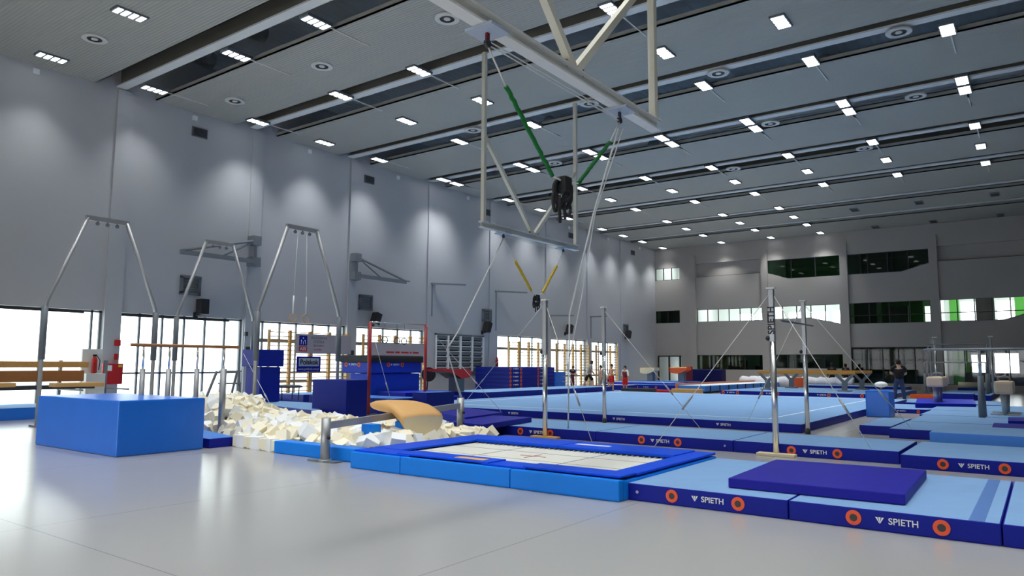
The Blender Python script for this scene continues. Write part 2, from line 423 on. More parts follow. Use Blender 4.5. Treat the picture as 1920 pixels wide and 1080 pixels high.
# ground floor double door on the back wall
mb = MB(); y = D0+.1
for x in (-24.55, -23.65, -22.75): mb.bar((x, y, 0), (x, y, 2.26), .12, .08, 'darkframe')
mb.bar((-24.6, y, 2.22), (-22.6, y, 2.22), .08, .08, 'darkframe'); f = st(mb, 'door_1')
mb = MB(); mb.box(-24.5, -22.8, y, y+.01, .05, 2.2, 'glass'); part(mb, 'pane', f)
mb = MB(); mb.tube([(-23.52, D0-.02, .95), (-23.52, D0-.02, 1.25)], .02, 'chrome'); part(mb, 'door_handle', f)

# rooms behind the back wall
mb = MB()
oh = [[(-24.4, .1), (-23.7, .1), (-23.7, 2.1), (-24.4, 2.1)], [(-23.4, .1), (-22.7, .1), (-22.7, 2.1), (-23.4, 2.1)],
      [(-24.0, 8.0), (-23.2, 8.0), (-23.2, 9.3), (-24.0, 9.3)],
      [(-19.6, 4.4), (-18.4, 4.4), (-18.4, 5.62), (-19.6, 5.62)], [(-18.0, 4.4), (-17, 4.4), (-17, 5.62), (-18, 5.62)],
      [(-15.7, 4.4), (-14.8, 4.4), (-14.8, 5.62), (-15.7, 5.62)], [(-14.1, 4.4), (-12.9, 4.4), (-12.9, 5.62), (-14.1, 5.62)], [(-12.5, 4.4), (-11.9, 4.4), (-11.9, 5.62), (-12.5, 5.62)],
      [(-6.5, 4.0), (-5.8, 4.0), (-5.8, 5.7), (-6.5, 5.7)], [(-4.35, 4.0), (-3.3, 4.0), (-3.3, 5.9), (-4.35, 5.9)], [(-2.3, 4.0), (-1.35, 4.0), (-1.35, 5.9), (-2.3, 5.9)], [(-.75, 4.0), (-.2, 4.0), (-.2, 5.9), (-.75, 5.9)],
      [(-11.75, 7.75), (-11.2, 7.75), (-11.2, 8.85), (-11.75, 8.85)],
      [(-3.9, 1.15), (-3.1, 1.15), (-3.1, 2.3), (-3.9, 2.3)], [(-2.6, .9), (-1.3, .9), (-1.3, 2.4), (-2.6, 2.4)], [(-.6, .9), (.3, .9), (.3, 2.3), (-.6, 2.3)]]
poly_wall(mb, [(W0, -.2), (XR, -.2), (XR, 13), (W0, 13)], oh, lambda u, v, d: Vector((u, D0+4.6+d, v)), .2, 'roomwhite')
st(mb, 'wall_rooms_rear')
mb = MB()
for z in (3.75, 7.15, 10.4): mb.box(W0-.3, XR, D0+.3, D0+4.6, z-.3, z, 'roomwhite')
st(mb, 'ceiling_rooms')
mb = MB()
for a, b in pil: mb.box((a+b)/2-.1, (a+b)/2+.1, D0+.3, D0+4.6, 0, 10.4, 'roomwhite')
mb.box(W0-.3, W0, D0, D0+4.8, -.2, 13, 'roomwhite')
st(mb, 'wall_rooms_partition')
mb = MB()   # green painted faces in the rooms, plus a ground-floor panel imitating leafy reflections
yy = D0+4.55
for x0, x1, z0, z1 in ((-24.4, -23.95, 7.2, 10), (-21.5, -20.3, 0, 3.3), (-15.8, -11.85, 7.2, 10), (-10.4, -5.7, 7.2, 10), (-9.2, -6.6, 3.8, 6.8), (-5.0, -4.45, 3.8, 6.8), (-1.3, -.8, 3.8, 6.8), (-10.4, -5.6, 0, 3.4), (-18.0, -16.4, 0, 3.4), (-15.8, -14.9, 0, 3.4), (-12.2, -11.1, 0, 3.4), (-5.0, -4.0, 0, 3.4)):
    mb.box(x0, x1, yy-.05, yy, z0, z1, 'green' if (x1-x0 < 1.3 and z1 < 11 and z0 < 7) else 'greendark')
mb.box(-5.7, -5.5, D0+.35, D0+4.5, 3.8, 6.8, 'green')
for x0, x1 in ((-4.0, -3.92), (-3.08, -2.62), (-1.28, -.62), (.32, 1.8)): mb.box(x0, x1, yy-.06, yy-.01, 0, 3.4, 'dark')  # dark sheets added to darken the rear wall around its windows
mb.box(-4.0, 1.8, yy-.06, yy-.01, 2.42, 3.4, 'dark'); mb.box(-4.0, 1.8, yy-.06, yy-.01, 0, .88, 'dark')
st(mb, 'wall_green_accent')
mb = MB()
for x0, x1, z0, z1, yo in ((-24.6, -22.7, 3.8, 6.8, .8), (-10.4, -9.0, 3.8, 6.8, 1.2), (-8.6, -7.2, 3.8, 5.6, 2), (-9.5, -8.0, 7.2, 9.6, 2), (-3.3, -2.3, 3.8, 6.8, 1.4), (-14.8, -12.5, 0, 2.0, 2.2), (-19.8, -18.2, 0, 1.9, 2.2), (-4.1, 1.7, 0, 1.15, 1.0), (-9.9, -6.1, 0, 1.0, 1.0), (-17.9, -16.5, 0, 1.5, 3)):
    mb.box(x0, x1, D0+yo, D0+yo+.12, z0, z1, 'dark')
st(mb, 'wall_rooms_dark_panel')

# remaining walls of the hall
mb = MB(); mb.box(XR, XR+.3, YF, D0, 0, 13, 'greypaint'); st(mb, 'wall_right')
mb = MB()
fw = [(-22.5+i*5.4, -17.7+i*5.4, .1, 4.0) for i in range(4)]  # unseen windows, added behind the camera to light the foreground
poly_wall(mb, [(W0, 0), (XR, 0), (XR, 13), (W0, 13)], [[(a, z0), (b, z0), (b, z1), (a, z1)] for a, b, z0, z1 in fw], lambda u, v, d: Vector((u, YF-d, v)), .3, 'wallback')
st(mb, 'wall_front')
for i, (a, b, z0, z1) in enumerate(fw):
    mb = MB()
    for k_ in range(5): x = a+(b-a)*k_/4; mb.box(x-.04, x+.04, YF-.2, YF-.12, z0, z1, 'winframe')
    for zz in (z0+.04, 2.4, z1-.04): mb.box(a, b, YF-.2, YF-.12, zz-.04, zz+.04, 'winframe')
    st(mb, 'window_%d' % (30+i))
mb = MB(); mb.box(-90, 60, -80, YF-.3, -.25, -.05, 'pave'); st(mb, 'paving')

# ceiling bands with open gaps between them
gaps = [(10.6, 12.6), (15.75, 17.6), (20.85, 22.7), (26.1, 27.98), (31.4, 33.4), (37.1, 38.7), (42.85, 44.4), (47.7, 49.1)]
ys = [YF]+[v for g in gaps for v in g]+[D0]
for i in range(0, len(ys), 2):
    mb = MB(); mb.box(W0, XR, ys[i], ys[i+1], H0, H0+.05, 'ceil')
    mb.box(W0, XR, ys[i], ys[i]+.03, H0, H0+.16, 'ceil'); mb.box(W0, XR, ys[i+1]-.03, ys[i+1], H0, H0+.16, 'ceil'); st(mb, 'ceiling')
mb = MB(); mb.box(W0-.3, XR+.3, YF-.3, D0+6, 12.55, 12.65, 'deck'); st(mb, 'ceiling_deck')

# roof girders in the gaps
gp = {1: (11.15, 11.5), 2: (16.3, 16.6), 3: (21.3, 21.6), 4: (26.6, 26.9), 5: (31.95, 32.25), 6: (37.6, 37.85), 7: (43.3, 43.55), 8: (48.1, 48.35)}
proto = None
side_words = ['nearest the camera', 'second nearest the camera', 'third nearest the camera', 'fourth from the camera', 'fifth from the camera', 'sixth from the camera', 'second from the back wall', 'nearest the back wall']
for k, (a, b) in gp.items():
    yc = (a+b)/2+.08
    if proto is None:
        g = proto = empty('roof_girder', (W0, yc, 10.75), 'pale steel roof girder in the ceiling gap '+side_words[0], 'girder', 'steel roof girders seen through the ceiling gaps')
        mb = MB(); mb.box(W0, XR, yc-.16, yc+.16, 10.75, 10.8, 'girder'); part(mb, 'bottom_flange', g)
        mb = MB(); mb.box(W0, XR, yc-.02, yc+.02, 10.8, 12.3, 'girderwebshade'); part(mb, 'web', g)
        mb = MB(); mb.box(W0, XR, yc-.16, yc+.16, 12.3, 12.35, 'girder'); part(mb, 'top_flange', g)
        mb = MB()
        x = W0+.5
        while x < XR-3:
            mb.bar((x, yc+.1, 10.85), (x+1.1, yc+.85, 12.5), .07, .07, 'grey'); mb.bar((x+2.4, yc+.1, 10.85), (x+1.1, yc+.85, 12.5), .07, .07, 'grey')
            mb.bar((x+1.1, yc+.2, 11.9), (x+1.1, yc+1.2, 11.9), .08, .12, 'grey'); x += 3.5
        part(mb, 'brace', g)
    else: copy_tree(proto, (W0, yc, 10.75), label='pale steel roof girder in the ceiling gap '+side_words[k-1])
# ducts above the panels
dp = None
dlist = [(-22.6, 9.4, 13.4), (-20.6, 14.8, 18.4), (-19.4, 9.6, 13.2), (-12.5, 14.8, 18.4), (-7.0, 14.7, 18.6), (-16.6, 25.4, 28.6), (-5.5, 25.6, 28.6), (-14.3, 30.9, 34.0)]
dn = ['shiny round duct above the nearest ceiling gap, beside the left wall', 'shiny round duct crossing the second ceiling gap near the left wall', 'shiny round duct crossing the nearest ceiling gap, further from the wall', 'shiny round duct crossing the second ceiling gap above the far hanging frame', 'shiny round duct crossing the second ceiling gap above the near hanging frame', 'shiny round duct crossing the fourth ceiling gap towards the left wall', 'shiny round duct crossing the fourth ceiling gap towards the right', 'shiny round duct crossing the fifth ceiling gap']
for (x, a, b), lb in zip(dlist, dn):
    mb = MB(); mb.tube([(x, a+(b-a)*t/8, 11.9) for t in range(9)], .28, 'duct', 16)
    tag(mb.build('ventilation_duct'), lb, 'duct', 'ventilation ducts above the ceiling')

# ================================================================== LAMPS
lamp_rows = [8.85, 12.0, 16.0, 19.2, 22.3, 26.65, 27.65, 32.1, 35.3, 38.4, 42.8, 45.9, 48.95, 52.5]
cols = [-23.65, -18.95, -15.3, -11.95, -8.5, -5.15, -1.6]
GAPROW = {12.0, 16.0, 22.3, 26.65, 27.65, 32.1, 38.4}
ld = bpy.data.lights.new('lamp_glow', 'SPOT'); ld.energy = LAMP_W*6; ld.spot_size = math.radians(90); ld.spot_blend = .9; ld.shadow_soft_size = .22; ld.color = (.97, .99, 1)
cn = ['column along the left wall', 'second column from left wall', 'third column from left wall', 'middle column', 'fifth column from left wall', 'sixth column from left wall', 'column farthest right']
rn = ['first', 'second', 'third', 'fourth', 'fifth', 'sixth', 'seventh', 'eighth', 'ninth', 'tenth', 'eleventh', 'twelfth', 'thirteenth', 'last']
lp = {}
def make_lamp(x, y, kind, label, bar):
    key = (kind, bar)
    if key not in lp:
        t = empty('ceiling_lamp', (x, y, H0-.06), label, 'lamp', 'square ceiling lamps' if kind != 'celloff' else 'unlit ceiling lamps')
        mb = MB(); mb.box(x-.2, x+.2, y-.42, y+.42, H0-.05, H0+.03, 'greypaint', .01)
        if bar: mb.box(x+.02, x+.06, y+.42, y+1.9, H0-.03, H0, 'frame')
        part(mb, 'housing', t)
        mc = MB()
        for j in range(4): mc.box(x-.165, x+.165, y-.37+j*.2, y-.37+j*.2+.135, H0-.065, H0-.04, kind, .015)
        part(mc, 'lens', t)
        lp[key] = t
    else: t = copy_tree(lp[key], (x, y, H0-.06), label=label)
    if kind != 'celloff':
        lo = bpy.data.objects.new('lamp_glow', ld); C.objects.link(lo); lo.location = (0, 0, -.06); lo.parent = t
skip = {(8.85, c) for c in cols[2:]} | {(12.0, c) for c in cols[3:]} | {(16.0, -11.95), (16.0, -5.15), (16.0, -1.6), (19.2, -11.95), (19.2, -1.6), (22.3, -11.95)}
for ri, y in enumerate(lamp_rows):
    for ci, x in enumerate(cols):
        if (y, x) in skip: continue
        if y > 42 and x > -9:
            if y in (45.9, 52.5): make_lamp(x, y, 'celloff', 'unlit ceiling lamp, %s row from camera, %s' % (rn[ri], cn[ci]), False)
            continue
        make_lamp(x, y, 'cell', 'lit ceiling lamp, %s row from camera, %s' % (rn[ri], cn[ci]), y in GAPROW)

# unseen lamps on the same grid, added to light the foreground
for y in (-6.0, -2.2, 1.4, 5.2, 8.85, 12.0):
    for x in (-18.9, -15.3, -11.95, -8.5, -5.15, -1.6, 2.0, 5.5, 9.0):
        if (y, x) in ((8.85, -18.9), (12.0, -18.9), (12.0, -15.3)): continue
        d_ = Vector((x, y, H0-.06))-EYE; zc = d_.dot(FWD)
        if zc > 0 and abs(FPX*d_.dot(RT)/zc) < 1010 and 540-FPX*d_.dot(UP)/zc > -40: continue
        make_lamp(x, y, 'cell', 'unseen four-cell ceiling lamp added to light the foreground', False)

# round air diffusers
dif = [(-21.25, 9.0, 'nearest the left wall above the first lamps'), (-17.5, 14.0, 'in the second ceiling band, middle of three'), (-22.4, 14.2, 'in the second ceiling band nearest the left wall'), (-12.3, 13.9, 'in the second ceiling band beside the near hanging beam'),
       (-17.6, 21.5, 'in the third gap on the left'), (-2.7, 21.7, 'in the third gap on the right'), (-7.75, 21.6, 'in the third gap right of the near hanging frame'), (-12.4, 21.6, 'in the third gap behind the far hanging frame'), (-17.5, 27.3, 'in the fourth gap on the left, above the black harness'), (-7.86, 27.4, 'in the fourth gap in the middle'), (-3.0, 27.4, 'in the fourth gap on the right'), (-11.2, 32.9, 'in the fifth gap'), (-5.6, 32.9, 'in the fifth gap on the right')]
d0 = None
for x, y, s in dif:
    if d0 is None:
        d0 = empty('air_diffuser', (x, y, H0-.05), 'white round ceiling air diffuser '+s, 'air vent', 'round ceiling air diffusers')
        mb = MB(); mb.disc((x, y, H0-.01), (0, 0, -1), .2, .33, 'frame', .04, 28); part(mb, 'rim', d0)
        mb = MB(); mb.disc((x, y, H0-.005), (0, 0, -1), 0, .2, 'dark', .02, 24); mb.disc((x, y, H0-.02), (0, 0, -1), 0, .09, 'frame', .03, 16); part(mb, 'core', d0)
    else: copy_tree(d0, (x, y, H0-.05), label='white round ceiling air diffuser '+s)

# ================================================================== LEFT WALL FITTINGS
v0 = None
for i, y in enumerate((14.28, 22.66, 31.5, 40.45, 49.4)):
    s = ['nearest the camera', 'second from the camera', 'third from the camera, behind the hanging frame', 'fourth from the camera', 'nearest the back wall'][i]
    if v0 is None:
        v0 = empty('wall_vent', (W0, y, 9.8), 'dark square vent high on the left wall, '+s, 'vent', 'dark vents high on the left wall')
        mb = MB(); mb.box(W0, W0+.05, y-.3, y+.3, 9.8, 10.15, 'greypaint'); part(mb, 'frame', v0)
        mb = MB()
        for j in range(5): mb.box(W0+.05, W0+.07, y-.26, y+.26, 9.83+j*.06, 9.87+j*.06, 'dark')
        part(mb, 'slat', v0)
    else: copy_tree(v0, (W0, y, 9.8), label='dark square vent high on the left wall, '+s)
for i, y in enumerate((8.83, 14.06, 19.25, 24.5, 29.8, 35.0, 40.2, 45.5, 50.6)):
    mb = MB(); mb.box(W0, W0+.06, y-.09, y+.09, 10.38, 10.56, 'white', .01)
    tag(mb.build('wall_sensor'), 'small white box high on the left wall, '+['farthest left in view', 'beside the nearest dark vent', 'right of the nearest dark vent', 'just right of the second dark vent', 'left of the far hanging frame', 'behind the far hanging frame', 'just right of the fourth dark vent', 'second from the back corner', 'nearest the back corner'][i], 'sensor', 'white boxes under the ceiling')
# square wall grilles and loudspeakers
for i, (y, z) in enumerate(((14.2, 4.0), (22.6, 3.98), (31.5, 3.9), (48.0, 3.85))):
    t = empty('wall_grille', (W0, y, z), ['grey framed grille box on the left wall behind the middle ring frame', 'grey slatted grille box on the left wall left of the red high bar', 'grey slatted grille box on the left wall above the louvred window', 'grey slatted grille box on the left wall close to the back corner'][i], 'grille', 'square grilles above the left windows')
    mb = MB(); mb.box(W0, W0+.12, y-.38, y+.38, z-.05, z+.05, 'greypaint'); mb.box(W0, W0+.12, y-.38, y+.38, z+.55, z+.65, 'greypaint')
    mb.box(W0, W0+.12, y-.38, y-.3, z, z+.6, 'greypaint'); mb.box(W0, W0+.12, y+.3, y+.38, z, z+.6, 'greypaint'); part(mb, 'frame', t)
    mb = MB()
    for j in range(7): mb.box(W0+.01, W0+.09, y-.3, y+.3, z+.08+j*.07, z+.1+j*.07, 'louver')
    part(mb, 'slat', t)
for i, (px, py, s) in enumerate(((380, 575, 'between the first two ring frames'), (705, 598, 'above the fourth window, by the red high bar'), (914, 613, 'above the louvred window'), (1068, 617, 'behind the chrome post of the middle mats'), (1178, 627, 'nearest the back corner'))):
    p = pX(px, py, W0+.3); x, y, z = p
    t = empty('loudspeaker', (W0, y, z-.3), 'black bracketed loudspeaker, left wall, '+s, 'loudspeaker', 'black loudspeakers on the left wall')
    a = .35 if i else 0
    mb = MB(); d = Vector((0, math.sin(a), math.cos(a)))*.27; c = Vector((W0+.3, y, z))
    mb.bar(c-d, c+d, .36, .3, 'black'); part(mb, 'cabinet', t)
    mb = MB(); mb.tube([(W0, y-.1, z-.3), (W0+.2, y-.05, z-.3), (W0+.28, y, z-.2)], .035, 'dark'); mb.box(W0, W0+.05, y-.18, y-.02, z-.4, z-.2, 'dark'); part(mb, 'bracket', t)
# folded basketball backstops
def wall_arm(y0, y1, z0, z1, back, label, thin=False):
    """y0 is the hinge side"""
    t = empty('folded_basketball_arm', (W0, y0, z0), label, 'wall bracket', 'folded basketball arms on the left wall')
    r = .03 if thin else .05; x = W0+.35
    mb = MB()
    for z in (z0, z1): mb.box(W0, W0+.4, y0-.18, y0+.18, z-.18, z+.18, 'grey')
    mb.tube([(W0+.3, y0, z0), (W0+.3, y0, z1)], r, 'grey'); part(mb, 'wall_mount', t)
    mb = MB(); mb.bar((x, y0, z0), (x, y1, z0), .12, .14, 'grey'); mb.bar((x+.25, y0, z0+.02), (x+.25, y1, z0+.02), .06, .06, 'grey'); part(mb, 'lower_arm', t)
    mb = MB(); mb.tube([(x, y0, z1), (x, y1, z0+.05)], r, 'grey'); mb.tube([(x, y0, z1), (x, (y0+y1)/2, z0)], r*.7, 'grey'); part(mb, 'diagonal_brace', t)
wall_arm(16.65, 13.6, 5.42, 6.25, 1, 'folded grey basketball arm with mounts, behind the middle ring frame')
wall_arm(21.8, 24.85, 5.4, 6.22, 1, 'folded grey triangular basketball arm right of the third ring frame')
def corner_arm(y0, y1, z, zb, label):
    t = empty('wall_hoop_bracket', (W0, y0, zb), label, 'wall bracket', 'slim brackets on the left wall')
    mb = MB(); mb.bar((W0+.06, y0, zb), (W0+.06, y0, z), .07, .07, 'grey'); part(mb, 'upright', t)
    mb = MB(); mb.bar((W0+.06, y0-.1, z), (W0+.5, y1, z+.1), .08, .08, 'grey'); part(mb, 'arm', t)
corner_arm(27.0, 29.1, 5.55, 3.9, 'slim grey right-angled bracket above the louvred window')
corner_arm(32.3, 34.7, 5.6, 3.4, 'slim grey right-angled bracket seen behind the far hanging frame ropes')
corner_arm(37.9, 39.9, 4.55, 3.9, 'slim grey bracket behind the left chrome post')
corner_arm(42.9, 44.3, 4.75, 3.3, 'slim grey bracket near the back end of the left wall')
# small boxes on the pillars and the fire equipment
for nm, px, py, m, sy, sz, lb, ct in (('thermostat', 464, 655, 'dark', .12, .1, 'small dark box on the pillar right of the second window', 'control box'),
    ('thermostat', 657, 662, 'dark', .16, .12, 'small dark box on the pillar behind the black-topped mat stack', 'control box'),
    ('wall_socket', 461, 626, 'dark', .06, .08, 'tiny dark fitting high on the pillar right of the second window', 'socket'),
    ('warning_sign', 220, 643, 'red', .09, .1, 'tiny red sign on the pillar between the first two windows', 'sign'),
    ('alarm_button', 217, 669, 'red', .05, .1, 'small red call point on the pillar above the fire cabinet', 'alarm')):
    p = pX(px, py, W0+.09); mb = MB(); mb.box(W0+.05, W0+.15, p.y-sy, p.y+sy, p.z-sz, p.z+sz, m, .01); tag(mb.build(nm), lb, ct)
p = pX(209, 700, W0+.25); t = empty('fire_cabinet', (W0, p.y, p.z-.3), 'red fire hose cabinet on the pillar between the first two windows', 'fire cabinet')
a = pX(191, 700, W0+.25).y; b = pX(229, 700, W0+.25).y
mb = MB(); mb.box(W0+.07, W0+.3, a, b, p.z-.35, p.z+.32, 'red', .02); part(mb, 'body', t)
mb = MB(); mb.box(W0+.3, W0+.305, a+.06, a+.28, p.z+.08, p.z+.26, 'white'); part(mb, 'sticker', t)
mb = MB(); mb.box(W0+.3, W0+.305, b-.16, b-.04, p.z+.2, p.z+.28, 'yellowrope'); part(mb, 'sticker', t)
def extinguisher(x, y, z, label):
    t = empty('fire_extinguisher', (x, y, z), label, 'fire extinguisher')
    mb = MB(); mb.lathe([(.02, 0), (.08, .02), (.08, .42), (.05, .5), (.025, .52)], 'red', (x, y, z), 14); part(mb, 'cylinder', t)
    mb = MB(); mb.box(x-.03, x+.03, y-.05, y+.05, z+.52, z+.58, 'black'); mb.tube([(x, y+.05, z+.55), (x+.08, y+.12, z+.4), (x+.08, y+.1, z+.1)], .012, 'black', 6); part(mb, 'hose', t)
p = pX(176, 700, W0+1.0); extinguisher(W0+1.0, p.y, p.z, 'red fire extinguisher on a white stand before the first window')
mb = MB(); mb.box(W0+.85, W0+1.15, p.y-.28, p.y+.28, 0, p.z, 'roomwhite', .01); mb.box(W0+.75, W0+.85, p.y-.3, p.y+.3, 0, p.z+.75, 'roomwhite', .01); tag(mb.build('equipment_stand'), 'white upright stand before the first window carrying the red extinguisher', 'stand')
p = pX(932, 683, W0+.15); extinguisher(W0+.15, p.y, p.z-.2, 'dark red extinguisher hanging right of the louvred window')
extinguisher(W0+1.2, D0-.15, .9, 'small extinguisher on the back wall left of the double door')

# ================================================================== WALL BARS, BANNERS
def wall_bars(y, label, first=[None]):
    if first[0] is None:
        t = first[0] = empty('wall_bars', (W0+.25, y, 0), label, 'wall bars', 'wooden wall bars in front of the left windows')
        for s in (0, .95):
            mb = MB(); mb.box(W0+.18, W0+.3, y+s-.03, y+s+.03, 0, 2.85, 'wood'); part(mb, 'upright', t)
        for i in range(15):
            mb = MB(); mb.tube([(W0+.26, y, .25+i*.18), (W0+.26, y+.95, .25+i*.18)], .02, 'woodbrown' if 0 else 'wood', 6); part(mb, 'rung', t)
    else: copy_tree(first[0], (W0+.25, y, 0), label=label)
for k, (a, n, wd) in enumerate(((17.45, 4, 'third'), (22.35, 4, 'fourth'), (33.3, 4, 'sixth'), (38.3, 4, 'seventh'), (43.3, 3, 'eighth'))):
    for i in range(n):
        wall_bars(a+i*1.0, 'wooden wall bars before the %s window, %s section from the left' % (wd, ['first', 'second', 'third', 'fourth'][i]))
x = W0+.4
a, b = pX(538, 640, x), pX(646, 668, x)
t = empty('banner', (x, (a.y+b.y)/2, b.z), 'pale banner with a blue and red logo on the wall bars of the third window', 'banner')
mb = MB(); mb.box(x, x+.012, 18.62, 21.5, 1.93, 2.73, 'banner'); cl = part(mb, 'cloth', t)
mb = MB(); mb.box(x+.013, x+.018, 18.75, 19.15, 2.26, 2.66, 'navy'); part(mb, 'logo_blue_square', cl)
mb = MB(); mb.box(x+.013, x+.018, 18.75, 19.15, 2.02, 2.22, 'red'); part(mb, 'logo_red_square', cl)
mb = MB()
for dy in (-.09, 0, .09): mb.disc((x+.018, 18.95+dy, 2.46 if dy else 2.56), (1, 0, 0), 0, .03, 'white', .004, 10); mb.bar((x+.02, 18.95+dy, 2.43), (x+.02, 18.95+dy*1.3, 2.3), .04, .006, 'white')
part(mb, 'logo_figures', cl)
add_text('lettering', 'AZS', .17, 'white', (x+.02, 18.95, 2.12), (0, 1, 0), (0, 0, 1), cl, .004)
for s, z, sz in (('AKADEMIA', 2.58, .17), ('LESZKA', 2.42, .16), ('BLANIKA', 2.26, .13)):
    add_text('lettering', s, sz, 'greypaint', (x+.016, 19.75, z), (0, 1, 0), (0, 0, 1), cl)
add_text('lettering', 'GDAŃSK', .1, 'red', (x+.016, 19.7, 2.1), (0, 1, 0), (0, 0, 1), cl)
x = W0+.5
t = empty('banner', (x, 19.8, 1.05), 'dark blue scalloped sponsor sign with grey lettered panel on the wall bars', 'sign')
a, b = pX(556, 668, x), pX(600, 697, x)
y0, y1, z0, z1 = a.y, b.y, b.z, a.z
mb = MB(); mb.box(x, x+.03, y0, y1, z0, z1, 'navy', .01); part(mb, 'board', t)
mb = MB(); mb.box(x+.03, x+.04, y0+.1, y1-.1, z0+(z1-z0)*.36, z1-(z1-z0)*.12, 'signgrey', .004); part(mb, 'panel', t)
add_text('lettering', 'Polskok', (z1-z0)*.46, 'black', (x+.045, (y0+y1)/2, z0+(z1-z0)*.62), (0, 1, 0), (0, 0, 1), t, .006)
add_text('lettering', 'www.polskok.com.pl', (z1-z0)*.2, 'signgrey', (x+.035, (y0+y1)/2, z0+(z1-z0)*.18), (0, 1, 0), (0, 0, 1), t)
x = W0+.4
t = empty('banner', (x, 24.5, 1.6), 'pale banner with faint reddish lines on the wall bars behind the red high bar', 'banner')
mb = MB(); mb.box(x, x+.012, 22.6, 26.3, 1.55, 2.5, 'banner'); cl = part(mb, 'cloth', t)
mb = MB()
yy = 23.6
for wd in (.5, .3, .5, .12, .4):
    mb.box(x+.013, x+.016, yy, yy+wd, 2.02, 2.1, 'red'); yy += wd+.08
mb.box(x+.013, x+.016, 24.1, 25.3, 1.82, 1.85, 'red'); part(mb, 'printed_line', cl)

# stored beams in front of the first window
for i, (py0, px1, m, xx, w_, lb) in enumerate(((683, 164, 'wood', -23.4, .09, 'long pale wooden beam stored at the top of the rack by the first window'),
        (706, 155, 'woodbrown', -23.2, .16, 'thick brown beam stored second from the top by the first window'),
        (728, 175, 'dark', -22.9, .06, 'dark flat runway board under the stored beams by the first window'))):
    p = pX(0, py0, xx); q = pX(px1, py0, xx); mb = MB(); mb.box(xx-.1, xx+.1, p.y-1.2, q.y, p.z-w_, p.z+w_, m, .02)
    tag(mb.build('stored_beam'), lb, 'beam', 'beams stored by the first window')
mb = MB()
for (px0, px1, py, m) in ((97, 190, 722, 'tan'),):
    p = pX(px0, py, -22.5); q = pX(px1, py, -22.5); mb.box(-22.7, -22.3, p.y, q.y, p.z-.06, p.z+.06, m, .02)
tag(mb.build('padded_beam'), 'tan padded beam lying lowest in front of the stored beams', 'beam')
mb = MB(); p = pX(0, 722, -22.4); q = pX(25, 722, -22.4); mb.box(-22.6, -22.2, p.y-.8, q.y, p.z-.06, p.z+.06, 'tan', .02); tag(mb.build('padded_beam'), 'tan padded beam end at the left edge of the picture', 'beam')
t = empty('beam_rack', (-23.3, 9, 0), 'grey steel rack carrying the beams by the first window', 'rack')
for y in (9.7, 11.0):
    mb = MB(); mb.box(-23.75, -23.65, y-.04, y+.04, 0, 1.6, 'grey'); mb.box(-23.75, -22.2, y-.04, y+.04, .0, .06, 'grey'); part(mb, 'upright', t)
    mb = MB(); mb.box(-23.65, -22.2, y-.03, y+.03, .72, .77, 'grey'); part(mb, 'arm', t)

# ================================================================== MATS
def rings_logo(o, pts, face, size=.075, only=None):
    """orange anchor rings with dark centres and lettering on the side of a mat.
    face 'y': on the -y face, face 'x': on the +x face. pts = [(kind, along, z)]"""
    for kind, u, z, pos in pts:
        if face == 'y': c = Vector((u, pos-.004, z)); n = Vector((0, -1, 0)); r = Vector((1, 0, 0))
        else: c = Vector((pos+.004, u, z)); n = Vector((1, 0, 0)); r = Vector((0, 1, 0))
        if kind == 'ring':
            mb = MB(); mb.disc(c, n, size*.5, size, 'orange', .006, 24); mb.disc(c, n, 0, size*.5, 'dark', .004, 18); part(mb, 'anchor_ring', o)
        elif kind == 'dot':
            mb = MB(); mb.disc(c, n, size*.12, size*.22, 'white', .004, 14); part(mb, 'eyelet', o)
        else:
            h = size*.95; mb = MB()
            for i in range(3):      # striped inverted triangle
                off = r*(i-1)*h*.42; L = h*(.75, 1.0, .75)[i] if False else h*(1-.0*i)
                a = c+n*.003+off-r*h*.15+Vector((0, 0, h*.45)); tip = c+n*.003+r*0+Vector((0, 0, -h*.5))
                p1 = a; p2 = a+r*h*.3; p3 = tip+(p2-tip)*.12*abs(1)+r*0; p4 = tip+(p1-tip)*.12
                bm = mb.bm; vv = [bm.verts.new(q-r*h*2.1) for q in (p1, p2, p3, p4)]; f = bm.faces.new(vv); f.material_index = mb.mi('white')
            part(mb, 'logo_triangle', o)
            add_text('lettering', 'SPIETH', h*1.25, 'white', c+r*h*.9+n*.003, r, (0, 0, 1), o, h*.012)
def mat_box(x0, x1, y0, y1, z0, z1, label, side='navy', top='carpet', group=None, bev=.012, name='landing_mat', cat='mat'):
    mb = MB(); mb.box(x0, x1, y0, y1, z0, z1, side, bev, top); return tag(mb.build(name), label, cat, group)
def mat_poly(pts, z0, z1, label, side='navy', top='carpet', group=None, bev=.012, name='landing_mat', cat='mat'):
    mb = MB(); mb.prism([(p[0], p[1]) for p in pts], z0, z1, side, bev, top); return tag(mb.build(name), label, cat, group)
def along(px, py, y): return pY(px, py, y).x

G1 = 'front row of light blue landing mats'
yf = 7.74
m1 = mat_box(-3.99, -2.175, yf, 10.6, 0, .19, 'light blue front landing mat with navy sides, right against the trampoline', group=G1)
rings_logo(m1, [('ring', along(1260, 931, yf), .1, yf), ('ring', along(1384, 943, yf), .1, yf), ('logo', along(1326, 937, yf), .1, yf), ('dot', along(1195, 925, yf), .1, yf)], 'y', .07)
m2 = mat_box(-2.165, -.38, yf, 10.7, 0, .19, 'light blue front landing mat with navy sides, second from the trampoline', group=G1)
rings_logo(m2, [('ring', along(1600, 958, yf), .1, yf), ('ring', along(1765, 978, yf), .1, yf), ('logo', along(1680, 968, yf), .1, yf)], 'y', .07)
mb = MB(); mb.box(-.62, -.5, yf+.02, 10.65, .19, .193, 'velcro'); part(mb, 'seam_strip', m2)
m3 = mat_box(-.37, 1.6, yf, 10.7, 0, .19, 'light blue front landing mat cut by the right edge of the picture', group=G1)
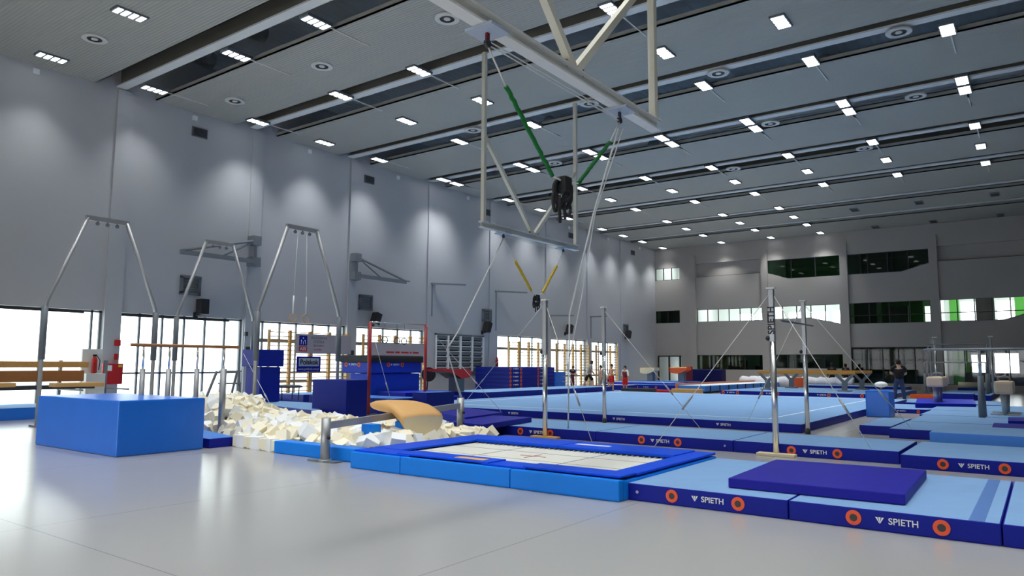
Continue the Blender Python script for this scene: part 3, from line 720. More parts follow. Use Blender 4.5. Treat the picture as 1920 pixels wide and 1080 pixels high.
mat_poly([fl(1365, 896, .30), fl(1455, 861, .30), fl(1737, 881, .30), fl(1697, 927, .30)], .195, .30, 'small purple-blue vinyl mat lying on the front landing mats', 'purple', 'purple', name='vinyl_mat')

G2 = 'middle row of light blue landing mats'
yf = 13.08
mm = []
for a, b, lb, rr in ((-10.4, -7.42, 'light blue middle-row mat with the left chrome post before it', ((976, 'ring', 811), (1032, 'ring', 816), (1006, 'logo', 813))),
               (-7.41, -4.6, 'light blue middle-row mat, the one behind the trampoline pads', ((1203, 'ring', 827), (1271, 'ring', 831), (1237, 'logo', 829), (1359, 'dot', 836))),
               (-4.59, -1.93, 'light blue middle-row mat behind the small purple mat', ((1484, 'ring', 844), (1570, 'ring', 849), (1527, 'logo', 847)))):
    o = mat_box(a, b, yf, 15.1, 0, .2, lb, group=G2)
    rings_logo(o, [(kd, along(px, py, yf), .1, yf) for px, kd, py in rr], 'y', .075)
yf = 12.68
o = mat_box(-1.86, .95, yf, 15.1, 0, .2, 'light blue landing mat at the right edge, nearer than the middle row', group=G2)
rings_logo(o, [('ring', along(1768, 869, yf), .1, yf), ('ring', along(1884, 877, yf), .1, yf), ('logo', along(1825, 873, yf), .1, yf)], 'y', .075)
o = mat_box(-12.4, -10.47, 12.35, 14.6, 0, .2, 'light blue mat with an orange ring left of the middle row', group=G2)
rings_logo(o, [('ring', 12.75, .1, -10.47)], 'x', .07)
rings_logo(o, [('ring', along(843, 806, 12.35), .1, 12.35)], 'y', .075)
mat_poly([fl(890, 777, .32), fl(997, 782, .32), fl(904, 796, .32), fl(842, 791, .32)], .205, .32, 'purple-blue vinyl mat overlapping the left end of the middle row', 'navy', 'purple', name='vinyl_mat')
mat_poly([fl(852, 761, .36), fl(943, 773, .36), fl(873, 782.5, .36), fl(808, 772, .36)], .2, .36, 'purple-blue vinyl mat against the left corner of the floor area', 'navy', 'purple', name='vinyl_mat')

# sprung floor area
fa = mat_box(-17.9, -4.58, 17.62, 33.6, 0, .2, 'large light blue sprung exercise floor with navy edges in the middle of the hall', name='exercise_floor', cat='sprung floor')
yf = 17.62
rings_logo(fa, [('logo', along(962, 773, yf), .1, yf), ('logo', along(1160, 786, yf), .1, yf), ('logo', along(1356, 795, yf), .1, yf)], 'y', .07)
mb = MB(); mb.box(-5.75, -5.69, 18.9, 32.5, .2, .203, 'white'); mb.box(-16.9, -5.7, 18.9, 18.96, .2, .203, 'white'); mb.box(-16.9, -5.7, 32.4, 32.46, .2, .203, 'white'); mb.box(-16.9, -16.84, 18.9, 32.4, .2, .203, 'white'); part(mb, 'boundary_line', fa)
# long runway mat along the wall side
mat_box(-20.3, -18.1, 22.9, 31.0, 0, .42, 'long thick blue runway mat left of the exercise floor, near half', 'cubeblue', 'carpet', name='runway_mat')
mat_box(-20.3, -18.1, 31.05, min(36.5, pX(1147, 727, -18.1).y), 0, .42, 'long thick blue runway mat left of the exercise floor, far half', 'cubeblue', 'carpet', name='runway_mat')
mat_box(-15.6, -15.0, 16.3, 17.55, 0, .68, 'dark blue foam block at the left corner of the exercise floor', 'cubeblue', 'softblue', name='foam_block', cat='foam block')
mat_box(-19.6, -15.7, 15.6, 16.9, 0, .5, 'low dark blue foam block behind the red high bar post', 'cubeblue', 'softblue', name='foam_block', cat='foam block')

# right group of mats
GR = 'mats under the pommel horses on the right'
mat_box(-1.75, 1.6, 15.3, 17.3, 0, .36, 'thick soft light blue mat at the right edge behind the middle row', 'softblue', 'carpet', GR)
mat_box(-2.8, 1.6, 17.75, 20.4, 0, .2, 'light blue mat with navy front, left of the thick soft mat', group=GR)
mat_box(-3.5, -2.84, 18.35, 21.4, 0, .2, 'narrow light blue mat, farthest left of the right group', group=GR)
mat_box(-2.8, .9, 20.45, 23.4, 0, .2, 'light blue mat under the near parallel bars post', group=GR)
mat_box(-2.9, .6, 23.45, 26.2, 0, .2, 'light blue mat under the near pommel horse', group=GR)
mat_box(-3.0, .2, 26.25, 30.3, 0, .2, 'light blue mat under the far pommel horse', group=GR)
o = mat_box(-5.2, -3.05, 27.2, 30.6, 0, .14, 'thin light blue mat right behind the upright blue block', group=GR)
rings_logo(o, [('logo', along(1690, 771, 27.2), .07, 27.2), ('ring', along(1722, 773, 27.2), .07, 27.2)], 'y', .05)
mat_poly([fl(1720, 747, .3), fl(1826, 749, .3), fl(1830, 757.5, .3), fl(1716, 756, .3)], .12, .3, 'royal blue crash mat in front of the man in black', 'navy', 'royal', name='crash_mat')
mat_box(-4.9, -1.3, 32.9, 36.4, 0, .11, 'thin light blue mat under the royal blue crash mat', group=GR)
mat_box(-4.2, -2.0, 39.4, 46.5, 0, .25, 'light blue mat under the uneven bars at the far right', group=GR)
mat_box(-3.9, -2.6, 38.6, 39.3, 0, .32, 'light blue step mat before the uneven bars', group=GR)
mat_poly([fl(1863, 793, .32), fl(1960, 796, .32), fl(1960, 813, .32), fl(1856, 808, .32)], .2, .32, 'dark purple mat at the right edge, nearer one', 'navy', 'purple', name='vinyl_mat')
mat_poly([fl(1890, 782, .3), fl(1960, 783, .3), fl(1960, 791, .3), fl(1890, 789, .3)], .2, .3, 'dark purple mat at the right edge, farther one', 'navy', 'purple', name='vinyl_mat')
mat_box(-4.47, -3.8, 24.5, 25.4, 0, .8, 'upright bright blue foam block beside the exercise floor corner', 'boxblue', 'boxblue', name='foam_block', cat='foam block', bev=.04)
for a, b, lb in ((-4.0, -2.95, 'left one'), (-2.75, -1.7, 'right one')):
    t = mat_box(a, b, 48.2, 49.4, 0, .35, 'beige padded roll on a blue base by the far right wall, '+lb, 'cubeblue', 'softblue', name='padded_roll', cat='mat roll')
    mb = MB(); mb.tube([(a, 48.7, .5), (b, 48.7, .5)], .16, 'tanside', 14); part(mb, 'roll', t)

# mats below the balance beams
GB = 'mats under the balance beams'
for i, (a, b, marks) in enumerate(((-14.1, -11.75, ((1356, 'ring'), (1383, 'ring'), (1370, 'logo'))), (-11.74, -9.4, ((1428, 'ring'), (1458, 'ring'), (1444, 'logo'))), (-9.39, -7.6, ((1540, 'logo'), (1554, 'ring'))), (-7.59, -5.9, ((1616, 'ring'),)))):
    o = mat_box(a, b, 38.4, 47.0, 0, .2, 'far light blue mat under the balance beams, %s from the left' % ['first', 'second', 'third', 'fourth'][i], group=GB)
    rings_logo(o, [(kd, along(px, 737, 38.4), .1, 38.4) for px, kd in marks], 'y', .085)
mat_box(-12.6, -6.6, 48.0, 50.5, 0, .32, 'light blue mat with white rolled cover behind the balance beams', 'navy', 'carpet', GB)
# mats behind the people
mat_box(-23.6, -19.3, 46.5, 49.5, 0, .42, 'dark blue thick mat under the two far vaulting tables', 'navy', 'softblue', name='landing_mat')
o = mat_box(-21.6, -17.9, 42.2, 43.4, 0, .3, 'dark blue mat with orange rings behind the springboards', 'navy', 'softblue')
rings_logo(o, [('ring', -20.9, .15, 42.2), ('logo', -20.3, .15, 42.2), ('ring', -19.6, .15, 42.2)], 'y', .07)
mat_box(-24.0, -19.4, 43.6, 46.3, 0, .4, 'blue mat on the floor behind the group of people', 'royal', 'carpet')
mat_box(-22.6, -20.5, 40.3, 41.4, 0, .3, 'white topped mat behind the group of people', 'navy', 'white')
# mats on the left
GL = 'low mats on the left side'
mat_poly([fl(482, 749, .3), fl(600, 756, .3), fl(600, 771, .3), fl(482, 757, .3)], 0, .3, 'light blue low mat behind the foam cubes, farther one', 'cubeblue', 'carpet', GL)
o = mat_poly([fl(500, 766, .2), fl(600, 770, .2), fl(600, 778, .2), fl(497, 769, .2)], 0, .2, 'light blue low mat directly behind the foam cubes', 'cubeblue', 'carpet', GL)
mat_box(-22.6, -20.9, 16.4, 20.6, 0, .45, 'blue mat with orange rings left of the dark blue cube', 'cubeblue', 'carpet', GL)
mat_box(-24.1, -22.3, 12.0, 16.3, 0, .3, 'flat blue mat under the second window', 'navy', 'carpet', GL)
mat_poly([(-24.3, 7.3), (-22.2, 7.3), (-22.2, 9.35), (-24.3, 9.35)], 0, .32, 'bright blue mat at the left edge of the picture', 'boxblue', 'carpet', GL)
mat_poly([(-14.9, 7.62), (-12.33, 7.62), (-12.33, 8.14), (-14.9, 8.8)], 0, .17, 'light blue mat with navy side between the big blue box and the foam cubes', 'navy', 'softblue', GL)

# big blue box front left
bb = mat_box(-15.45, -12.32, 5.97, 7.5, 0, .915, 'big blue vinyl foam box standing on the floor front left', 'boxblue', 'boxblue', name='foam_box', cat='foam box', bev=.03)
# dark blue cube
mat_box(-16.45, -15.05, 13.2, 13.95, 0, 1.1, 'dark blue foam box behind the heap of cubes', 'cubeblue', 'cubeblue', name='foam_box', cat='foam box', bev=.02)
# tall stacked blocks
a = pX(484, 750, -20.0); b = pX(524, 750, -20.0)
mat_box(-20.8, -20.0, a.y+.04, b.y, .31, 1.42, 'tall dark blue foam block, lower one of the upright pair', 'cubeblue', 'softblue', name='foam_block', cat='foam block', bev=.03)
mat_box(-20.9, -19.97, a.y-.05, b.y+.1, 1.43, 1.97, 'dark blue foam block, upper one of the upright pair', 'cubeblue', 'softblue', name='foam_block', cat='foam block', bev=.03)
# big crash mats with black cover
x = -20.6
y0, y1 = pX(692, 740, x).y, pX(788, 740, x).y; xa = pY(638, 690, y0).x
mat('stackblue', rgb(22, 60, 178), .45, spec=.25, noise=.08)
cm = mat_box(xa+.55, x-.05, y0+.02, y1, .3, 1.16, 'tall blue stacked crash mats with a black cover, behind the red high bar', 'stackblue', 'stackblue', name='crash_mat_stack', cat='crash mat', bev=.05)
mb = MB(); mb.box(xa+.1, x, y0, y1+.05, 1.17, 1.62, 'stackblue', .05); part(mb, 'upper_mat', cm)
rings_logo(cm, [('ring', pX(728, 690, x).y, 1.5, x), ('logo', pX(740, 690, x).y, 1.5, x), ('ring', pX(754, 690, x).y, 1.5, x)], 'x', .09)
rings_logo(cm, [('ring', pY(649, 690, y0).x, 1.5, y0), ('logo', pY(661, 690, y0).x, 1.5, y0), ('ring', pY(673, 690, y0).x, 1.5, y0)], 'y', .09)
mb = MB(); mb.box(xa, x+.06, y0-.06, y1+.12, 1.58, 1.86, 'black', .08); part(mb, 'black_cover', cm)
mat_box(x+.1, x+2.2, y0+.1, min(y1+.2, 22.8), 0, .3, 'flat royal blue mat before the black-topped stack, lower one', 'navy', 'royal', name='vinyl_mat')
mat_box(x+.1, x+1.6, y0+.3, min(y1+.1, 22.7), .31, .48, 'flat royal blue mat before the black-topped stack, upper one', 'navy', 'royal', name='vinyl_mat')
# black gymnastic ball-like disc and small trampoline
mb = MB(); p = pX(803, 702, -20.9); mb.disc((p.x, p.y, p.z), (.8, -.6, 0), 0, .3, 'black', .1, 24); mb.tube([(p.x, p.y, p.z), (p.x-.2, p.y+.1, 0)], .03, 'dark', 8); tag(mb.build('round_pad'), 'black round pad on edge right of the black-topped stack', 'pad')
t = empty('mini_trampoline', (fl(538, 750, .3).x, fl(538, 750, .3).y, .3), 'small dark mini trampoline right of the upright dark blocks', 'mini trampoline')
c = W(t); mb = MB(); mb.lathe([(.5, .42), (.52, .46), (.4, .5), (.1, .52)], 'dark', tuple(c), 18); part(mb, 'bed', t)
for q in range(4):
    mb = MB(); an = q*PI/2+.5; mb.tube([c+Vector((.4*math.cos(an), .4*math.sin(an), 0)), c+Vector((.42*math.cos(an), .42*math.sin(an), .43))], .02, 'dark', 6); part(mb, 'leg', t)
# pile of seven landing mats and a second pile
a, b = fl(948, 731, 0), fl(1038, 727, 0)
xx = -21.6; y0 = pX(948, 720, xx).y; y1 = pX(1040, 720, xx).y
y0 = max(y0, 29.5)
for i in range(7):
    z = .205+i*.2
    o = mat_box(xx-2.2, xx, y0, y1, z-.2, z-.005, 'blue landing mat with orange rings in the big pile, %s from the bottom' % ['lowest', 'second', 'third', 'fourth', 'fifth', 'sixth', 'topmost'][i], 'cubeblue', 'carpet', 'big pile of landing mats')
    rings_logo(o, [('ring', pX(957, 720, xx).y, z-.1, xx), ('logo', pX(967, 720, xx).y, z-.1, xx), ('ring', pX(977, 720, xx).y, z-.1, xx), ('logo', pX(1017, 720, xx).y, z-.1, xx), ('ring', pX(1009, 720, xx).y, z-.1, xx)], 'x', .085)
for i in range(4):
    z = i*.28; mat_box(-24.0, -22.2, pX(1042, 705, -22.2).y, pX(1060, 705, -22.2).y, z, z+.27, 'bright blue mat in the small pile right of the big pile, %s from the bottom' % ['lowest', 'second', 'third', 'topmost'][i], 'boxblue', 'softblue', 'small pile of blue mats')

# ================================================================== TRAMPOLINE
T = empty('floor_trampoline', (-6.2, 9, 0), 'ground-level trampoline with bright blue pads and pale bed in the foreground', 'trampoline')
x0, x1, y0, y1, h = -8.45, -3.96, 7.52, 10.55, .24
ix0, ix1, iy0, iy1 = -7.85, -4.28, 7.98, 9.75
cuts = [-8.45, -7.42, -5.5, -3.96]
for i in range(3):
    mb = MB(); mb.box(cuts[i]+.004, cuts[i+1]-.004, y0, y0+.12, 0, h, 'azure', .02); part(mb, 'front_panel', T)
mb = MB(); mb.box(x0, x0+.1, y0+.12, y1, 0, h-.02, 'azure', .02); part(mb, 'side_panel', T)
mb = MB(); mb.box(x1-.1, x1, y0+.12, y1, 0, h-.02, 'azure', .02); part(mb, 'side_panel', T)
mb = MB(); mb.box(x0+.1, x1-.1, y1-.1, y1, 0, h-.02, 'azure', .02); part(mb, 'back_panel', T)
for (a, b, c, d, dz) in ((x0+.02, -7.3, y0+.06, iy0, 0), (-7.55, -5.9, y0+.07, iy0+.01, .02), (-6.0, -5.3, y0+.06, iy0, .0), (-5.35, x1-.02, y0+.07, iy0, .018)):
    mb = MB(); mb.box(a, b, c, d, h+dz*.8, h+dz*.8+.025, 'padtop', .01); part(mb, 'frame_pad', T)
mb = MB(); mb.box(x0+.02, ix0, iy0+.005, y1, h, h+.03, 'padtop', .01); part(mb, 'frame_pad', T)
mb = MB(); mb.box(ix1, x1-.01, iy0+.005, y1, h, h+.03, 'padtop', .01); part(mb, 'frame_pad', T)
mb = MB(); mb.box(ix0, -6.2, iy1, y1, h, h+.05, 'padtop', .02); part(mb, 'frame_pad', T)
mb = MB(); mb.box(-6.2, ix1, iy1, y1, h, h+.045, 'padtop', .02); part(mb, 'frame_pad', T)
mb = MB(); mb.box(ix0-.1, ix1+.1, iy0-.1, iy1+.1, h-.03, h-.02, 'offwhite'); bed = part(mb, 'bed', T)
mb = MB(); cx, cy = (ix0+ix1)/2, (iy0+iy1)/2
for a, b, c, d in ((cx-.75, cx-.73, iy0, iy1), (cx+.73, cx+.75, iy0, iy1), (ix0, ix1, cy-.38, cy-.37), (ix0, ix1, cy+.37, cy+.38)): mb.box(a, b, c, d, h-.02, h-.018, 'greypaint')
part(mb, 'bed_line', bed)
mb = MB(); mb.box(cx-.22, cx+.22, cy-.008, cy+.008, h-.018, h-.015, 'red'); mb.box(cx-.008, cx+.008, cy-.22, cy+.22, h-.018, h-.015, 'red'); part(mb, 'centre_cross', bed)
mb = MB()
k = ix0+.05
while k < ix1: mb.box(k, k+.03, iy1-.03, iy1+.06, h-.02, h-.005, 'steel'); k += .09
part(mb, 'spring_row', T)
mb = MB(); mb.box(-6.55, -6.05, 7.68, 7.82, h+.042, h+.046, 'tan'); part(mb, 'label_patch', T)
mb = MB(); mb.box(-6.1, -5.5, 10.1, 10.2, h+.045, h+.05, 'white'); part(mb, 'white_strip', T)

# pit edge pad
mb = MB(); mb.prism([(-10.86, 7.93), (-8.5, 7.93), (-8.5, 8.2), (-10.8, 8.2)], 0, .21, 'azure', .02); tag(mb.build('pit_pad'), 'bright blue edge pad in front of the foam cubes, left of the trampoline', 'pad')

# ================================================================== FOAM PIT
def front(x):
    """front edge of the heap"""
    return 8.42 if x > -10.85 else (8.12 if x > -12.35 else 8.3+(-12.35-x)*.25)
def heap(x, y):
    t_ = max(0, min(1, (-14.0-x+(10-y)*.8)/1.2))
    return min(.27+.36*t_, .10+1.1*(y-front(x)))
protos = []
for q, m in enumerate(('foam', 'foamwhite', 'foam')):
    bm_ = MB(); s = (.105, .12, .095)[q]; bm_.box(-s, s, -s, s, -s, s, m, .012); o = bm_.build('foam_cube', origin=(0, 0, 0)); protos.append(o)
n = 0; placed = []
GC = 'cream foam cubes heaped in the pit'
tries = 0
while n < 296 and tries < 60000:
    tries += 1
    x = rnd.uniform(-16.9, -8.6); y = rnd.uniform(8.15, 11.2)
    if y < front(x): continue
    if x > -9.3 and y > 9.6: continue
    if n < 250 and y > 9.9 and x > -12.5: continue
    z = heap(x, y)-.02+rnd.uniform(-.05, .06)
    z = max(z, .1)
    if any((x-a)**2+(y-b)**2 < .16**2 for a, b in placed): continue
    placed.append((x, y))
    pr = protos[rnd.randrange(3)] if n > 2 else protos[n]
    o = pr if n < 3 else pr.copy()
    if n >= 3: C.objects.link(o)
    o.location = (x, y, z); o.rotation_euler = (rnd.uniform(-.7, .7), rnd.uniform(-.7, .7), rnd.uniform(0, 3))
    tag(o, 'cream foam cube in the heap between the big blue box and the trampoline', 'foam cube', GC); n += 1
# a row of cubes spilled on the floor in front
for i in range(9):
    o = protos[i % 3].copy(); C.objects.link(o); px = 440+i*9
    p = fl(px, 838+i*1.3, 0); o.location = (p.x, p.y+.12, .11); o.rotation_euler = (0, 0, rnd.uniform(-.3, .3))
    tag(o, 'cream foam cube lying on the floor at the front edge of the heap', 'foam cube', 'foam cubes spilled on the floor')
# the cubes below the visible layer
mb = MB()
for i in range(760):
    x = rnd.uniform(-16.9, -8.7); y = rnd.uniform(8.3, 11.4)
    if y < front(x)+.08: continue
    hh = heap(x, y)-.13; z = rnd.uniform(.12, max(.13, hh))
    if y > 9.9: z = max(.14, hh+.05)
    r = Euler((rnd.uniform(-.6, .6), rnd.uniform(-.6, .6), rnd.uniform(0, 3))).to_matrix(); s = .11
    vs = [mb.bm.verts.new(r @ Vector((a*s, b*s, c*s))+Vector((x, y, z))) for c in (-1, 1) for a, b in ((-1, -1), (1, -1), (1, 1), (-1, 1))]
    for q in ((3,2,1,0),(4,5,6,7),(0,1,5,4),(1,2,6,5),(2,3,7,6),(3,0,4,7)): f = mb.bm.faces.new([vs[k] for k in q]); f.material_index = mb.mi('foam')
tag(mb.build('foam_cube_filling'), 'lower layers of cream foam cubes in the heap', 'foam cubes', kind='stuff')
for px, py, lb in ((696, 806, 'left one'), (758, 800, 'right one by the vaulting table')):
    p = fl(px, py, .42); mb = MB(); mb.box(p.x-.12, p.x+.12, p.y-.12, p.y+.12, .32, .52, 'azure', .02); tag(mb.build('foam_cube'), 'blue foam cube among the cream ones, '+lb, 'foam cube')

# ================================================================== VAULTING TABLE WITH RAIL
def vault_body(mb, L, Wd, th, top, side, M):
    """tongue-shaped table top: profile along length, dropping at the front"""
    bm = mb.bm; ti, si = mb.mi(top), mb.mi(side); N = 14; secs = []
    for i in range(N+1):
        u = i/N; x = -L/2+L*u
        zt = 0 if u < .45 else -.30*th_drop*((u-.45)/.55)**2 if False else (0 if u < .35 else -.18*((u-.35)/.65)**2)
        zb = zt-th*(.42+.58*min(1, u/.5)**1.5) if u < .75 else zt-th*(1-.75*((u-.75)/.25)**2)
        wv = Wd*(.86+.14*math.sin(PI*min(1, u*1.1)))
        secs.append((x, zt, zb, wv))
    rows = []
    for x, zt, zb, wv in secs:
        pr = [(-wv/2+.04, zt), (-wv/2, zt-.05), (-wv/2, zb+.03), (-wv/2+.05, zb), (wv/2-.05, zb), (wv/2, zb+.03), (wv/2, zt-.05), (wv/2-.04, zt)]
        rows.append([bm.verts.new(M @ Vector((x, y, z))) for y, z in pr])
    for a, b in zip(rows, rows[1:]):
        for j in range(8):
            f = bm.faces.new((a[j], a[(j+1) % 8], b[(j+1) % 8], b[j])); f.material_index = ti if j in (7, 0, 6) else si; f.smooth = True
    for rg in (rows[0][::-1], rows[-1]): f = bm.faces.new(rg); f.material_index = ti
V = empty('vaulting_table', (-9.9, 9.9, 0), 'tan vaulting table with cream sides on a grey rail over the foam pit', 'vaulting table')
a1 = fl(700, 762, .86); a2 = fl(822, 782, .78)
# body swept between measured stations: (px, top y, bottom y) at the near edge plane
def sweep(mb, st_, dirv, wid, top, side):
    rows = []
    for p, zb in st_:
        q = p+dirv*wid
        h = Vector((0, 0, 1)); e = dirv.normalized()
        rows.append([mb.bm.verts.new(v) for v in (p+e*.05, p-h*.04, Vector((p.x, p.y, zb+.03)), Vector((p.x, p.y, zb))+e*.04, Vector((q.x, q.y, zb))-e*.04, Vector((q.x, q.y, zb+.03)), q-h*.04, q-e*.05)])
    ti, si = mb.mi(top), mb.mi(side)
    for a, b in zip(rows, rows[1:]):
        for j in range(8):
            f = mb.bm.faces.new((a[j], a[(j+1) % 8], b[(j+1) % 8], b[j])); f.material_index = ti if j in (7, 0, 6) else si; f.smooth = True
    for rg in (rows[0][::-1], rows[-1]): f = mb.bm.faces.new(rg); f.material_index = ti
U = Vector((.988, -.15, 0)); Vv = Vector((.15, .988, 0)); E1 = Vector((-9.06, 9.76, 0))
mb = MB(); rows = []; NN = 12
for u, zt, zb_, wd in ((0, .80, .70, .62), (.03, .835, .665, .68), (.1, .85, .65, .74), (.3, .855, .63, .8), (.5, .845, .61, .86), (.65, .82, .57, .9), (.78, .77, .50, .92), (.88, .715, .42, .93), (.96, .66, .31, .93), (1.0, .61, .27, .90)):
    c = E1-U*1.22*(1-u); rw = []
    for k_ in range(NN+1):
        an = PI*k_/NN; rw.append(mb.bm.verts.new(c+Vv*(wd/2*math.copysign(abs(math.cos(an))**.75, math.cos(an)))+Vector((0, 0, (zt-.03)-(zt-.03-zb_)*abs(math.sin(an))**.8))))
    for f_ in (-.36, 0, .36): rw.append(mb.bm.verts.new(c+Vv*wd*f_+Vector((0, 0, zt+(.012 if f_ == 0 else 0)))))
    rows.append(rw)
for ra, rb in zip(rows, rows[1:]):
    n_ = len(ra)
    for k_ in range(n_):
        f = mb.bm.faces.new((ra[k_], ra[(k_+1) % n_], rb[(k_+1) % n_], rb[k_])); f.material_index = mb.mi('tan'); f.smooth = True
f = mb.bm.faces.new(rows[0][::-1]); f.material_index = mb.mi('tan')
f = mb.bm.faces.new(rows[-1]); f.material_index = mb.mi('tanside')
part(mb, 'table_body', V)
P1 = Vector((-9.28, 7.74, 0)); P2 = Vector((-9.95, 11.85, 0))
for P, zt in ((P1, .68), (P2, .84)):
    mb = MB(); mb.tube([(P.x, P.y, 0), (P.x, P.y, zt)], .075, 'steel', 20); po = part(mb, 'post', V)
    mb = MB(); mb.tube([(P.x, P.y, .0), (P.x, P.y, .04)], .1, 'steel', 20); mb.bar((P.x-.3, P.y-.02, .012), (P.x+.3, P.y+.02, .012), .18, .02, 'greypaint'); part(mb, 'base_plate', po)
    mb = MB(); mb.sphere((P.x+.11, P.y-.03, zt-.3), .03, 'black'); part(mb, 'locking_knob', po)
mid = P1.lerp(P2, .55)
mb = MB(); mb.bar((P1.x, P1.y, .56), (P2.x, P2.y, .68), .07, .11, 'steel'); part(mb, 'support_rail', V)
for q in ((-9.62, 9.75), (-9.42, 10.15)):
    mb = MB(); mb.bar((q[0], q[1], .0), (q[0], q[1], .55), .09, .09, 'greypaint'); part(mb, 'leg', V)

# ================================================================== BARS
def parallel_bars(x_a, x_b, ya, yb, z, posts, label, along_x=False):
    pass
PB = empty('parallel_bars', (-14.15, 8, 0), 'parallel bars with wooden rails behind the big blue box', 'parallel bars')
for X in (-13.85, -14.35):
    ya, yb = pX(245, 657, X).y, pX(449, 658, X).y
    mb = MB(); mb.tube([(X, ya, 1.88), (X, yb, 1.88)], .028, 'woodbrown', 10); part(mb, 'rail', PB)
for px, X in ((418, -13.85), (368, -14.35), (315, -13.85), (266, -14.35)):
    y = pX(px, 720, X).y
    mb = MB(); mb.tube([(X, y, 0), (X, y, 1.42)], .05 if px < 400 else .065, 'steel', 12); mb.bar((X-.25, y, .03), (X+.25, y, .03), .1, .05, 'greypaint'); part(mb, 'post', PB)
    mb = MB(); mb.tube([(X, y, 1.4), (X, y, 1.88)], .022, 'chrome', 8); part(mb, 'telescopic_rod', PB)
SL = empty('step_ladder', (-17.5, 12.1, 0), 'grey steel step ladder behind the parallel bars', 'ladder')
c = pX(432, 705, -17.5)
for dy, dx in ((-.25, 0), (.25, 0), (-.3, -.8), (.3, -.8)):
    mb = MB(); mb.bar((-17.5+dx, c.y+dy*1.4, 0), (-17.5+dx*.2, c.y+dy, 1.32), .05, .05, 'grey'); part(mb, 'leg', SL)
for z in (.35, .7, 1.0, 1.32):
    mb = MB(); mb.box(-17.62+(1.32-z)*0, -17.42, c.y-.28, c.y+.28, z-.02, z+.02, 'grey'); part(mb, 'step', SL)

# ring frames
def ring_frame(X, top, feet, label, rings=False):
    (a, b), (fa_, fb) = top, feet; zt = pX(a[0], a[1], X).z
    ya, yb = pX(*a, X).y, pX(*b, X).y; y0, y1 = fa_, fb; zk = 3.0
    t = empty('ring_frame', (X, (y0+y1)/2, 0), label, 'ring frame', 'tall steel frames for the rings')
    for s, yt, yf_ in ((1, ya, y0), (-1, yb, y1)):
        mb = MB(); mb.tube([(X, yf_, 0), (X, yf_, zk-.3), (X, yf_+s*.03, zk), (X, yf_+s*.12, zk+.25), (X, yt, zt)], .05, 'steel', 10); lg = part(mb, 'leg', t)
        mb = MB(); mb.tube([(X, yf_, 1.6), (X, yf_, zk-.1)], .075, 'greypaint', 10); part(mb, 'sleeve', lg)
        mb = MB(); mb.bar((X-.3, yf_, .02), (X+.3, yf_, .02), .12, .04, 'greypaint'); part(mb, 'foot_plate', lg)
    mb = MB(); mb.bar((X, ya-.05, zt), (X, yb+.05, zt), .09, .12, 'steel'); part(mb, 'top_beam', t)
    mb = MB()
    for f in (.25, .5, .75): mb.sphere((X, ya+(yb-ya)*f, zt-.12), .05, 'greypaint'); mb.tube([(X, ya+(yb-ya)*f, zt-.12), (X, ya+(yb-ya)*f, zt)], .015, 'dark', 6)
    part(mb, 'swivel', t)
    if rings:
        for px in (549, 573):
            y = pX(px, 603, X).y
            mb = MB(); mb.tube([(X, ya+(yb-ya)*(.35 if px < 560 else .65), zt-.1), (X, y, 3.4)], .008, 'rope', 6); mb.tube([(X, y, 3.4), (X, y, 2.9)], .022 if px < 560 else .012, 'white', 6); part(mb, 'strap', t)
            mb = MB(); pts = [(X+.09*math.cos(q*PI/8)*.3, y+.1*math.cos(q*PI/8), 2.79+.11*math.sin(q*PI/8)) for q in range(17)]; mb.tube(pts, .014, 'wood', 6, cap=False); part(mb, 'ring', t)
    return t
ring_frame(-19.5, ((165, 408), (238, 418)), (7.55, 10.28), 'steel ring frame farthest left, standing behind the big blue box')
ring_frame(-20.9, ((387, 453), (437, 460)), (11.66, 14.3), 'steel ring frame with the lower top beam, middle one of three')
ring_frame(-16.65, ((540, 424), (594, 434)), (11.5, 14.25), 'steel ring frame farthest right with rings, between pit and red high bar', True)

# red high bar with rings behind it
HB = empty('high_bar', (-17.2, 16.3, 0), 'high bar with red posts in front of the black-topped mats', 'high bar')
A = fl(690, 780, 0); A = Vector((pX(690, 780, -16.4).x, pX(690, 780, -16.4).y, 0))
B = fl(796, 765, 0); 
za = pY(681, 603, A.y).z; zb = pY(796, 609, B.y).z
Ax = pX(681, 603, A.x); za = Ax.z; zb = pX(796, 609, B.x).z; ht = (za+zb)/2
for P, zt in ((A, za), (B, zb)):
    mb = MB(); mb.tube([(P.x, P.y, 0), (P.x, P.y, zt)], .055, 'redpost', 12); part(mb, 'post', HB)
    mb = MB(); mb.bar((P.x, P.y-.35, .02), (P.x, P.y+.35, .02), .12, .04, 'greypaint'); part(mb, 'foot_plate', HB)
mb = MB(); mb.tube([(A.x, A.y, za), (B.x, B.y, zb)], .02, 'chrome', 8); part(mb, 'bar', HB)
def cable(a, b, label, name='tension_cable', r=.007, m='rope', buckle=True, cat='cable', group='thin tension cables of the bars'):
    t = empty(name, a, label, cat, group); a, b = Vector(a), Vector(b)
    mb = MB(); mb.tube([a, b], r, m, 6); ca = part(mb, 'cable', t)
    if buckle:
        c = a.lerp(b, .3); d = (b-a).normalized(); mb = MB(); mb.tube([c-d*.16, c+d*.16], .02, 'steel', 8); part(mb, 'tensioner', ca)
    return t
cable(fl(740, 778, 0), (A.x, A.y, za-.05), 'thin cable from the left red post of the high bar to the floor')
